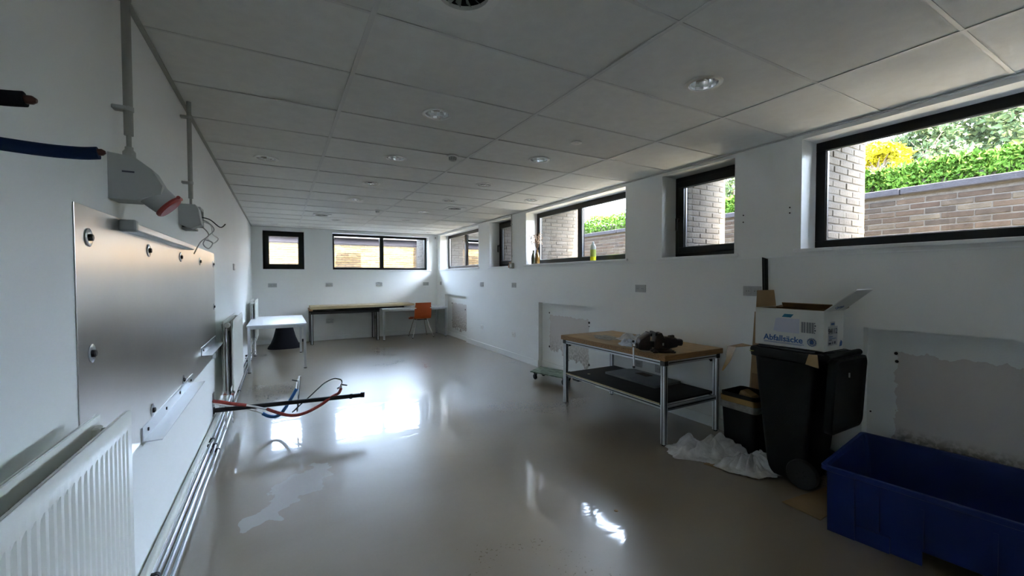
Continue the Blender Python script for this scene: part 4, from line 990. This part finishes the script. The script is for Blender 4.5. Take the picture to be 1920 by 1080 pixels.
q = B(); q.box((VX-.110, VY-.026, VZ+.040), (VX-.04, VY+.026, VZ+.095), .006, seg=2); part('slide_bar', q, 'darksteel', t)
q = B(); q.tube([(VX-.190,VY,VZ+.052),(VX-.205,VY,VZ+.052),(VX-.215,VY,VZ+.052)], [.024,.024,.018], 18); sp = part('spindle', q, 'darksteel', t, True)
hx = VX-.222
q = B(); q.tube([(hx,VY,VZ+.052),(hx-.018,VY,VZ+.052)], .017, 16); part('spindle_head', q, 'chrome', t, True)
q = B(); q.tube([(hx-.010,VY+.008,VZ+.085),(hx-.010,VY-.012,VZ-.135)], .0075, 12); h = part('handle_bar', q, 'alu', t, True)
for z, dy in ((.088,.009),(-.138,-.0125)):
    q = B(); q.lathe([(.001,VZ+z-.012),(.010,VZ+z-.008),(.0125,VZ+z),(.010,VZ+z+.008),(.001,VZ+z+.012)], (hx-.010,VY+dy,0), 14); part('end_knob', q, 'black', h, True)
q = B(); q.tube([(VX-.15,VY+.06,VZ+.04),(VX-.16,VY+.17,VZ+.035)], [.009,.007], 10); q.lathe([(.001,-.012),(.012,0),(.001,.012)], (VX-.16,VY+.175,VZ+.035), 12); part('side_lever', q, 'red', t, True)

t.rotation_euler.z = -math.radians(30)
# ------------------------------------------------------------------ cloths
def cloth(name, label, cat, cx, cy, z0, rx, ry, h, ang, seed, m_, nr=60, na=150, folds=22, lumps=(), base=.25):
    """crumpled cloth: a low heap crossed by many sharp-crested folds, wavy hem lying on the surface"""
    r_s = random.Random(seed); off = Vector((seed*7.3, seed*3.1, seed*1.7)); bm = bmesh.new(); rows = []
    F_ = []
    for k in range(folds):
        a = r_s.uniform(0, 2*PI); f0 = r_s.uniform(.0, .55); L_ = r_s.uniform(.35, .75); da = a + r_s.gauss(0, .7)
        p0 = Vector((rx*f0*math.cos(a), ry*f0*math.sin(a))); p1 = p0 + Vector((rx*L_*math.cos(da), ry*L_*math.sin(da)))
        pm = (p0+p1)/2 + Vector((r_s.gauss(0, rx*.10), r_s.gauss(0, ry*.10)))
        pts = [p0*(1-t)**2 + pm*2*t*(1-t) + p1*t*t for t in (0,.25,.5,.75,1)]
        F_.append((pts, r_s.uniform(.05, .12)*max(rx, ry), r_s.uniform(.35, 1.0)*h*.62, r_s.choice((-1, 1))))
    ca, sa = math.cos(ang), math.sin(ang)
    def ridge(p, F):
        pts, w, hh, side = F; best = 1e9; tt = 0; sg = 1
        for i in range(4):
            a, b = pts[i], pts[i+1]; ab = b-a; t = max(0, min(1, (p-a).dot(ab)/max(ab.length_squared, 1e-9))); d = p-(a+ab*t); dl = d.length
            if dl < best: best = dl; tt = (i+t)/4; sg = 1 if ab.x*d.y-ab.y*d.x > 0 else -1
        ww = w*(.45 if sg == side else 1.25)
        return hh*math.exp(-(best/ww)**1.35)*(math.sin(PI*min(1, .12+tt*.88)))**.6
    for i in range(nr+1):
        f = i/nr; row = []
        for k in range(na):
            a = 2*PI*k/na
            hem = 1 + .26*noise.noise(Vector((math.cos(a)*1.7, math.sin(a)*1.7, 0))+off) + .16*noise.noise(Vector((math.cos(a)*5, math.sin(a)*5, 2))+off) + .05*noise.noise(Vector((math.cos(a)*14, math.sin(a)*14, 2))+off)
            x_, y_ = rx*f*hem*math.cos(a), ry*f*hem*math.sin(a); p = Vector((x_, y_))
            v = sorted((ridge(p, F) for F in F_), reverse=True)
            edge = min(1, (1-f)*3.2+.12)
            hh = h*base*max(0, 1-f**2.2) + (v[0] + .35*v[1])*edge + h*.05*noise.noise(Vector((x_*22, y_*22, seed)))
            for (ux, uy, ur, uh) in lumps: hh += uh*math.exp(-((x_-ux)**2+(y_-uy)**2)/(ur*ur))*edge
            z = max(.0025, hh) if f < 1 else .0025
            row.append(bm.verts.new((x_*ca-y_*sa, x_*sa+y_*ca, z)))
        rows.append(row)
    for a, b_ in zip(rows[1:], rows[2:]):
        for k in range(na): bm.faces.new((a[k], a[(k+1)%na], b_[(k+1)%na], b_[k]))
    bmesh.ops.remove_doubles(bm, verts=rows[0], dist=1e-3)
    c = [v for v in rows[0] if v.is_valid][0]
    for k in range(na): bm.faces.new((c, rows[1][k], rows[1][(k+1)%na]))
    bmesh.ops.recalc_face_normals(bm, faces=bm.faces)
    me = bpy.data.meshes.new(name); bm.to_mesh(me); bm.free(); me.materials.append(M[m_])
    for p in me.polygons: p.use_smooth = True
    o = bpy.data.objects.new(name, me); C.objects.link(o); o.location = (cx, cy, z0); o['label'] = label; o['category'] = cat
    md = o.modifiers.new('thick', 'SOLIDIFY'); md.thickness = .002; md.offset = 1
    return o
cloth('dust_cloth', 'large crumpled white cloth in a heap on the floor under the corner of the workbench', 'cloth', 3.10, 2.16, 0, .33, .22, .145, -.55, 3, 'cloth', lumps=((.06,.03,.12,.04),))
cloth('dust_cloth', 'smaller crumpled white cloth on the floor against the black wheeled bin', 'cloth', 3.12, 1.83, .006, .24, .18, .13, -.6, 9, 'cloth', lumps=((.02,.07,.08,.03),))
cloth('rag', 'crumpled pale blue rag on the workbench beside the vise', 'cloth', 3.02, 2.98, .792, .15, .12, .06, 1.2, 5, 'ragblue', nr=34, na=90)
cloth('rag', 'larger white rag heaped on the workbench behind the pale blue rag', 'cloth', 3.24, 3.16, .792, .24, .13, .085, 1.4, 6, 'cloth', nr=34, na=90)
cloth('rag', 'flat grey-brown rag spread on the far end of the workbench', 'cloth', 3.14, 3.46, .792, .20, .12, .018, 1.35, 8, 'raggrey', nr=30, na=80)

# cardboard on the floor
def sheet(name, label, poly, z, th=.004, m_='card', cat='cardboard'):
    c = Vector((sum(p[0] for p in poly)/len(poly), sum(p[1] for p in poly)/len(poly), z)); q = B(); q.prism([(p[0], p[1], z) for p in poly], (0,0,th))
    return single(name, q, m_, label, cat, tuple(c))
sheet('cardboard_sheet', 'flat cardboard sheet on the floor beneath the smaller white cloth', [(2.98,1.70),(3.24,1.80),(3.22,2.12),(2.86,2.05)], .0005)
sheet('cardboard_sheet', 'flat cardboard sheet on the floor between the wheeled bin and the blue tub', [(2.815,1.45),(3.30,1.40),(3.34,1.245),(2.80,1.225)], .0005)
# leaning cardboard and profile behind the bin
t = thing('cardboard_sheet', 'tall narrow cardboard piece standing against the wall behind the black wheeled bin', 'cardboard', (3.62, 2.05, 0))
q = B(); q.prism([(3.56,1.90,0),(3.56,2.14,0),(3.645,2.125,1.155),(3.645,1.91,1.155)], (.008,0,0)); part('front_ply', q, 'card', t)
q = B(); q.prism([(3.555,1.905,.02),(3.555,2.12,.02),(3.60,2.115,.62),(3.60,1.90,.62)], (-.004,0,0)); part('folded_flap', q, 'cardin', t)
t = thing('black_profile', 'thin black profile strip leaning upright on the wall behind the carton', 'profile', (3.62, 2.0, .9))
q = B(); q.prism([(3.50,1.90,0),(3.50,1.94,0),(3.512,1.94,0),(3.512,1.90,0)], (0,0,.001)); part('foot', q, 'black', t)
q = B(); q.hull_loft([[(3.50,1.90,.001),(3.50,1.94,.001),(3.515,1.94,.001),(3.515,1.90,.001)], [(3.635,2.02,1.615),(3.635,2.062,1.630),(3.650,2.062,1.630),(3.650,2.02,1.615)]]); part('strip', q, 'frame', t)
q = B(); q.hull_loft([[(3.495,1.92,.001),(3.495,1.926,.001),(3.50,1.926,.001),(3.50,1.92,.001)], [(3.629,2.041,1.62),(3.629,2.047,1.62),(3.636,2.047,1.62),(3.636,2.041,1.62)]]); part('raised_rib', q, 'black', t)
# black crate with bag and tape
t = thing('black_crate', 'black open crate with brown taped rim behind the white cloth and the wheeled bin', 'crate', (3.40, 2.02, 0))
def tub_rings(c, w, d, z0, z1, taper, th, ang=0):
    """open container: outer wall up, over the rim, down inside"""
    ca, sa = math.cos(ang), math.sin(ang)
    def rg(hw, hd, z, r=.03, n=5):
        pts = []
        for (sx, sy, a0) in ((1,1,0),(-1,1,PI/2),(-1,-1,PI),(1,-1,3*PI/2)):
            for k in range(n):
                a = a0+PI/2*k/(n-1); x = sx*(hw-r)+r*math.cos(a); y = sy*(hd-r)+r*math.sin(a)
                pts.append((c[0]+x*ca-y*sa, c[1]+x*sa+y*ca, z))
        return pts
    return [rg(w/2-taper, d/2-taper, z0), rg(w/2, d/2, z1), rg(w/2-th, d/2-th, z1), rg(w/2-taper-th, d/2-taper-th, z0+.01)]
q = B(); q.hull_loft(tub_rings((3.40, 2.03), .30, .30, 0, .50, .02, .012)); part('body', q, 'bin', t)
q = B(); q.hull_loft([[(p[0]+(p[0]-3.40)*.03, p[1]+(p[1]-2.03)*.03, p[2]) for p in r] for r in (tub_rings((3.40,2.03), .302, .302, .425, .470, .001, .001)[0:2])], False); part('brown_tape', q, 'tape', t)
q = B(); q.hull_loft([[(p[0]+(p[0]-3.40)*.045, p[1]+(p[1]-2.03)*.045, p[2]) for p in r] for r in (tub_rings((3.40,2.03), .302, .302, .37, .425, .001, .001)[0:2])], False); part('bag_fold', q, 'raggrey', t)
q = B(); q.box((3.34, 1.96, .44), (3.46, 2.08, .50), .02, rot=Matrix.Rotation(.4, 3, 'X'), seg=2); part('crumpled_filling', q, 'card', t)

# ------------------------------------------------------------------ wheeled bin
t = thing('wheeled_bin', 'black two-wheeled refuse bin with its lid hanging open at the back', 'bin', (3.29, 1.6, 0))
def rr(x0, x1, y0, y1, z, r=.035, n=5):
    pts = []
    for (cx, cy, a0) in ((x1-r,y1-r,0),(x0+r,y1-r,PI/2),(x0+r,y0+r,PI),(x1-r,y0+r,3*PI/2)):
        for k in range(n): a = a0+PI/2*k/(n-1); pts.append((cx+r*math.cos(a), cy+r*math.sin(a), z))
    return pts
q = B()
q.hull_loft([rr(3.145,3.465,1.48,1.73,.02), rr(3.140,3.47,1.47,1.735,.06), rr(3.125,3.475,1.45,1.75,.24), rr(3.095,3.495,1.41,1.79,.70), rr(3.085,3.505,1.395,1.80,.87), rr(3.065,3.52,1.375,1.825,.88), rr(3.060,3.525,1.37,1.83,.925), rr(3.065,3.52,1.375,1.825,.945), rr(3.085,3.50,1.395,1.805,.945), rr(3.10,3.49,1.41,1.79,.87), rr(3.13,3.46,1.46,1.74,.20), rr(3.15,3.45,1.49,1.72,.08)])
part('body', q, 'bin', t, True)
q = B(); q.tube([(3.07,1.325,.935),(3.53,1.325,.935)], .021, 14); hb = part('hinge_bar', q, 'bin', t, True)
for x in (3.10, 3.29, 3.49):
    q = B(); q.box((x-.014, 1.325, .905), (x+.014, 1.38, .945), .004); part('hinge_arm', q, 'bin', hb)
q = B()
def lidr(z, y, th, inset, r=.045):    # rounded-rectangle cross sections, stacked along y = dome
    x0, x1, z0, z1 = 3.075+inset, 3.525-inset, .43+inset, .925-inset; pts = []
    for (cx, cz, a0) in ((x1-r,z1-r,0),(x0+r,z1-r,PI/2),(x0+r,z0+r,PI),(x1-r,z0+r,3*PI/2)):
        for k in range(5): a = a0+PI/2*k/4; zz = cz+r*math.sin(a); pts.append((cx+r*math.cos(a), y + .05*(.925-zz), zz))
    return pts
q.hull_loft([lidr(0,1.318,0,.03), lidr(0,1.315,0,.0), lidr(0,1.275,0,.0), lidr(0,1.268,0,.012), lidr(0,1.282,0,.02), lidr(0,1.290,0,.05)]); part('lid', q, 'bin', t, True)
q = B(); q.box((3.24,1.262,.80),(3.245,1.27,.83)); part('lid_emblem', q, 'grey', t)
for x in (3.115, 3.475):
    s_ = -1 if x < 3.3 else 1
    q = B(); q.lathe([(.062,x-.020),(.094,x-.020),(.100,x-.012),(.100,x+.012),(.094,x+.020),(.062,x+.020)], (0,1.475,.10), 30, 'x'); w = part('wheel', q, 'rubber', t, True)
    q = B(); q.lathe([(.001,x+s_*.012),(.020,x+s_*.014),(.062,x+s_*.010)], (0,1.475,.10), 24, 'x'); part('wheel_hub', q, 'bin', w, True)
    for k in range(6):
        a = 2*PI*k/6; q = B(); q.tube([(x+s_*.016, 1.475+.018*math.cos(a), .10+.018*math.sin(a)), (x+s_*.012, 1.475+.064*math.cos(a), .10+.064*math.sin(a))], .006, 6); part('spoke', q, 'bin', w)
q = B(); q.tube([(3.10,1.475,.10),(3.49,1.475,.10)], .010, 10); part('axle', q, 'darksteel', t)
q = B(); q.prism([(3.056,1.36,.86),(3.056,1.44,.875),(3.056,1.42,.945),(3.056,1.37,.948)], (.006,0,0)); part('brown_tape', q, 'tape', t, label='brown tape piece on the rim')
q = B()
for k in range(1):
    q.hull_loft([[(3.06,1.80,.947),(3.10,1.90,.947),(3.10,1.90,.950),(3.06,1.80,.950)], [(2.99,1.88,.93),(3.02,1.97,.92),(3.02,1.97,.923),(2.99,1.88,.933)], [(2.955,1.90,.83),(2.975,1.95,.83),(2.978,1.95,.83),(2.958,1.90,.83)], [(2.93,1.945,.745),(2.945,1.965,.745),(2.947,1.965,.745),(2.933,1.945,.745)]])
part('hanging_tape', q, 'tape', t, True, label='long strip of brown tape hanging off the rim')
q = B(); q.lathe([(.001,0),(.016,.001),(.016,.004)], (3.056,1.80,.91), 7, 'z'); part('sticker_scrap', q, 'label', t)

# ------------------------------------------------------------------ carton on the bin
bx0, bx1, by0, by1, bz0, bz1 = 3.10, 3.37, 1.355, 1.80, .965, 1.235
t = thing('carton', 'open white cardboard box with blue print standing on the black wheeled bin', 'box', (3.235, 1.58, bz0))
th = .005
q = B(); q.box((bx0,by0,bz0),(bx1,by1,bz0+th)); part('bottom', q, 'cardwhite', t)
q = B(); q.box((bx0,by0,bz0),(bx0+th,by1,bz1)); fa = part('front_side', q, 'cardwhite', t)
q = B(); q.box((bx1-th,by0,bz0),(bx1,by1,bz1)); part('rear_side', q, 'cardwhite', t)
q = B(); q.box((bx0+th,by0,bz0),(bx1-th,by0+th,bz1)); part('end_side', q, 'cardwhite', t)
q = B(); q.box((bx0+th,by1-th,bz0),(bx1-th,by1,bz1)); part('end_side', q, 'cardwhite', t)
q = B()   # brown inside faces
q.box((bx0+th,by0+th,bz0+th),(bx0+th+.001,by1-th,bz1-.002)); q.box((bx1-th-.001,by0+th,bz0+th),(bx1-th,by1-th,bz1-.002)); q.box((bx0+th,by1-th-.001,bz0+th),(bx1-th,by1-th,bz1-.002)); q.box((bx0+th,by0+th,bz0+th),(bx1-th,by0+th+.001,bz1-.002)); part('inner_lining', q, 'cardin', t)
def flap(name, hinge0, hinge1, out, L_, m_, lab=None, taper=.02):
    h0, h1 = Vector(hinge0), Vector(hinge1); o = Vector(out).normalized()*L_; e = (h1-h0).normalized()*taper; nrm = (h1-h0).cross(o).normalized()*th
    q = B(); q.prism([h0, h1, h1+o-e, h0+o+e], nrm); return part(name, q, m_, t, label=lab)
flap('flap', (bx0+th,by1,bz1), (bx1-th,by1,bz1), (.0,.05,1), .125, 'card')                      # far end, upright
fl_ = flap('flap', (bx0,by0,bz1), (bx1,by0,bz1), (.10,-.78,.72), .215, 'cardwhite')              # near end, folded out
flap('flap', (bx1,by0,bz1), (bx1,by1,bz1), (1,0,.10), .13, 'cardin')                            # rear, laid back
flap('flap', (bx1-.01,by0+.02,bz1-.005), (bx1-.01,by1-.06,bz1-.005), (-.6,0,.35), .07, 'card')
def decal(name, u0, u1, w0, w1, m_, face='f', skew=0, d=.0006):
    """flat print on the carton: u along the face (from its left as seen), w up"""
    if face == 'f': P = lambda u, w: (bx0-d, by1-u, bz0+w); v = (-.0003,0,0)
    else: P = lambda u, w: (bx0+u, by0-d, bz0+w); v = (0,-.0003,0)
    q = B(); q.prism([P(u0,w0), P(u1,w0), P(u1+skew,w1), P(u0+skew,w1)], v); return part(name, q, m_, t)
decal('label_sticker', .155, .30, .105, .205, 'sticker', d=.0005); decal('label_sticker', .30, .40, .095, .20, 'cardwhite', d=.0005)
q = B(); q.prism([(bx0-.0006, by1-u, bz0+w) for u, w in ((.13,.11),(.16,.105),(.16,.20),(.145,.20))], (-.0003,0,0)); part('label_sticker', q, 'sticker', t)
decal('teal_stripe', .185, .245, .212, .235, 'teal', skew=.018)
uu = .312
for k in range(15):
    wd = (.0028, .0045, .002)[k*7 % 3]
    if k != 5: decal('barcode_print', uu, uu+wd, .115, .188, 'inkdark', d=.0012)
    uu += wd + .0022
for k in range(5): decal('print_line', .392, .396+.004*(k % 2), .115+k*.016, .124+k*.016, 'inkdark', d=.0012)
text('lettering', 'Abfallsäcke', .058, 'ink', t, (bx0-.0008, by1-.062, bz0+.040), (0,-1,0), (0,0,1), .0002, .0012)
decal('print_line', .062, .330, .0285, .0315, 'ink'); decal('print_line', .066, .315, .0225, .0245, 'ink')
q = B(); q.lathe([(.001,-.0),(.029,0),(.029,.0004)], (0,0,0), 24, 'x'); bmesh.ops.translate(q.bm, vec=(bx0-.0010, by1-.377, bz0+.055), verts=q.bm.verts); e1 = part('round_emblem', q, 'greysticker', t)
q = B(); q.lathe([(.017,0),(.029,0),(.029,.0005),(.017,.0005)], (0,0,0), 24, 'x'); bmesh.ops.translate(q.bm, vec=(bx0-.0016, by1-.377, bz0+.055), verts=q.bm.verts)
q2 = B(); q2.prism([(bx0-.0020, by1-.377+u, bz0+.055+w) for u, w in ((-.010,-.013),(.010,-.013),(.012,.002),(.005,.016),(-.005,.016),(-.012,.002))], (-.0003,0,0)); part('emblem_drop', q2, 'ink', e1)
ringm = B()
for k in range(14):
    a = 2*PI*k/14; a2 = a+.28
    ringm.prism([(bx0-.0018, by1-.377+r_*math.cos(aa), bz0+.055+r_*math.sin(aa)) for r_, aa in ((.021,a),(.027,a),(.027,a2),(.021,a2))] if False else [(bx0-.0018, by1-.377+rad*math.cos(aa), bz0+.055+rad*math.sin(aa)) for rad, aa in ((.021,a),(.027,a),(.027,a2),(.021,a2))], (-.0003,0,0))
q.bm.free(); part('emblem_ring', ringm, 'ink', e1)
decal('address_label', .055, .185, .035, .165, 'greysticker', 'e'); decal('address_label', .085, .150, .165, .195, 'greysticker', 'e')
text('lettering', '94112', .050, 'inkdark', t, (bx0+.058, by0-.0012, bz0+.115), (1,0,0), (0,0,1), .0002, .0010)
for (u0, u1, w0, w1, mm) in ((.07,.12,.092,.097,'ink'),(.07,.165,.080,.084,'ink'),(.07,.11,.070,.074,'inkdark'),(.065,.10,.045,.055,'inkdark'),(.115,.125,.045,.060,'inkdark'),(.14,.16,.045,.062,'inkdark'),(.095,.14,.172,.186,'ink')):
    decal('print_line', u0, u1, w0, w1, mm, 'e', d=.0014)
q = B(); q.prism([(bx0+u, by0-.0006, bz0+w) for u, w in ((.215,.02),(.25,.025),(.255,.05),(.235,.065),(.22,.045))], (0,-.0003,0)); part('handling_symbol', q, 'ink', t)
o_ = Vector((.10,-.78,.72)).normalized(); text('lettering', 'c-grip', .045, 'ink', t, tuple(Vector((bx0+.06, by0, bz1))+o_*.035+Vector((0,-.0065,-.0072))*1.0), (1,0,0), tuple(o_), .0003, .0006)
# hatch lines beside the rim under the carton
q = B(); q.box((3.10,1.40,.946),(3.37,1.78,.9645), .004); part('crumpled_liner', q, 'black', t)

# ------------------------------------------------------------------ blue tub
ang = -math.radians(7); ca, sa = math.cos(ang), math.sin(ang)
OX, OY = 2.69, 1.185           # rim corner nearest the bin; local u = across to the wall, v = along towards the viewer
def L2(u, v, z): # u -> +x rotated, v -> -y rotated
    return (OX + u*math.cos(math.radians(8)) + v*math.sin(math.radians(7)), OY + u*math.sin(math.radians(8)) - v*math.cos(math.radians(7)), z)
UW, VL_, TH_, TZ = .83, 1.28, .012, .385
t = thing('blue_tub', 'large open dark blue plastic tub on the floor in front of the wall recess', 'tub', L2(UW/2, VL_/2, 0))
def rct(i0, i1, z, r=.03):
    pts = []
    for (cu, cv, a0) in ((UW-i0-r,VL_-i0-r,0),(i0+r,VL_-i0-r,PI/2),(i0+r,i0+r,PI),(UW-i0-r,i0+r,3*PI/2)):
        for k in range(4): a = a0+PI/2*k/3; pts.append(L2(cu+r*math.cos(a), cv+r*math.sin(a), z))
    return pts
q = B(); q.hull_loft([rct(.055,0,.075), rct(.050,0,.13), rct(.022,0,TZ-.035), rct(.006,0,TZ-.030), rct(0,0,TZ-.026), rct(0,0,TZ-.004), rct(.004,0,TZ), rct(.022,0,TZ), rct(.030,0,TZ-.02), rct(.065,0,.10)]); part('body', q, 'tub', t)
def leg_(name, u0, u1, v0, v1, z0, z1, tap=.0):
    q = B(); q.hull_loft([[L2(u0,v0,z0),L2(u1,v0,z0),L2(u1,v1,z0),L2(u0,v1,z0)], [L2(u0-tap,v0,z1),L2(u1+tap,v0,z1),L2(u1+tap,v1,z1),L2(u0-tap,v1,z1)]]); return part(name, q, 'tub', t)
# corner feet and ribs on the long near side (u small), with fork openings between them
for (v0, v1) in ((.03,.30),(.66,.80),(1.05,1.25)):
    leg_('foot_block', .045, .20, v0, v1, 0, .085); leg_('foot_block', UW-.20, UW-.05, v0, v1, 0, .085)
leg_('corner_rib', .040, .062, .03, .155, 0, TZ-.03, .022)
leg_('side_skirt', .058, .075, .155, .42, 0, .24); leg_('side_skirt', .058, .075, .66, 1.2, 0, .24)
leg_('side_skirt', .058, .075, .42, .66, .105, .24)
for v in (.25, .42, .66, .95): leg_('side_rib', .036, .060, v-.008, v+.008, .10, .30, .010)
leg_('corner_rib', .040, .062, .80, .98, 0, TZ-.03, .022)
q = B(); q.hull_loft([[L2(.30,.4,.102),L2(.55,.35,.102),L2(.6,.9,.102),L2(.32,.85,.102)], [L2(.34,.45,.125),L2(.52,.4,.130),L2(.55,.8,.12),L2(.36,.8,.13)]]); single('dark_rubble', q, 'rust', 'dark brown lump of debris lying inside the blue tub', 'debris', tuple(L2(.45,.6,.102)))

# ------------------------------------------------------------------ dolly by the recess
t = thing('dolly', 'low worn green board dolly on black castors beyond the workbench leg', 'dolly', (3.33, 4.8, 0))
A, Bp, Cc, D = (3.10,5.0), (3.41,5.2), (3.60,4.62), (3.30,4.38)
q = B(); q.prism([(A[0],A[1],.108),(Bp[0],Bp[1],.108),(Cc[0],Cc[1],.108),(D[0],D[1],.108)], (0,0,.016)); part('deck', q, 'greenboard', t)
for (x, y) in ((3.17,4.97),(3.385,5.08),(3.33,4.50),(3.53,4.66)):
    q = B(); q.prism([(x-.022,y-.022,.090),(x+.022,y-.022,.090),(x+.022,y+.022,.090),(x-.022,y+.022,.090)], (0,0,.018)); q.prism([(x-.018,y-.022,.094),(x-.018,y+.018,.094),(x-.018,y+.020,.035),(x-.018,y+.002,.035)], (.004,0,0)); q.prism([(x+.014,y-.022,.094),(x+.014,y+.018,.094),(x+.014,y+.020,.035),(x+.014,y+.002,.035)], (.004,0,0)); c_ = part('castor_fork', q, 'black', t)
    q = B(); q.lathe([(.012,x-.012),(.036,x-.012),(.039,x-.008),(.039,x+.008),(.036,x+.012),(.012,x+.012)], (0,y+.012,.039), 22, 'x'); part('castor_wheel', q, 'rubber', c_, True)
q = B(); q.box((3.40, 4.30, .08), (3.52, 4.42, .13), .01); single('black_block', q, 'black', 'small dark block against the green dolly, just behind the front bench leg', 'block', (3.46,4.36,.08))
# small litter on the floor
rs3 = random.Random(2); q = B(); q.lathe([(.014,0.0003),(.012,.003),(.001,.004)], (1.81,1.905,0), 7); single('wood_chip', q, 'card', 'small brown chip lying on the open floor in the foreground', 'chip', (1.81,1.905,0))
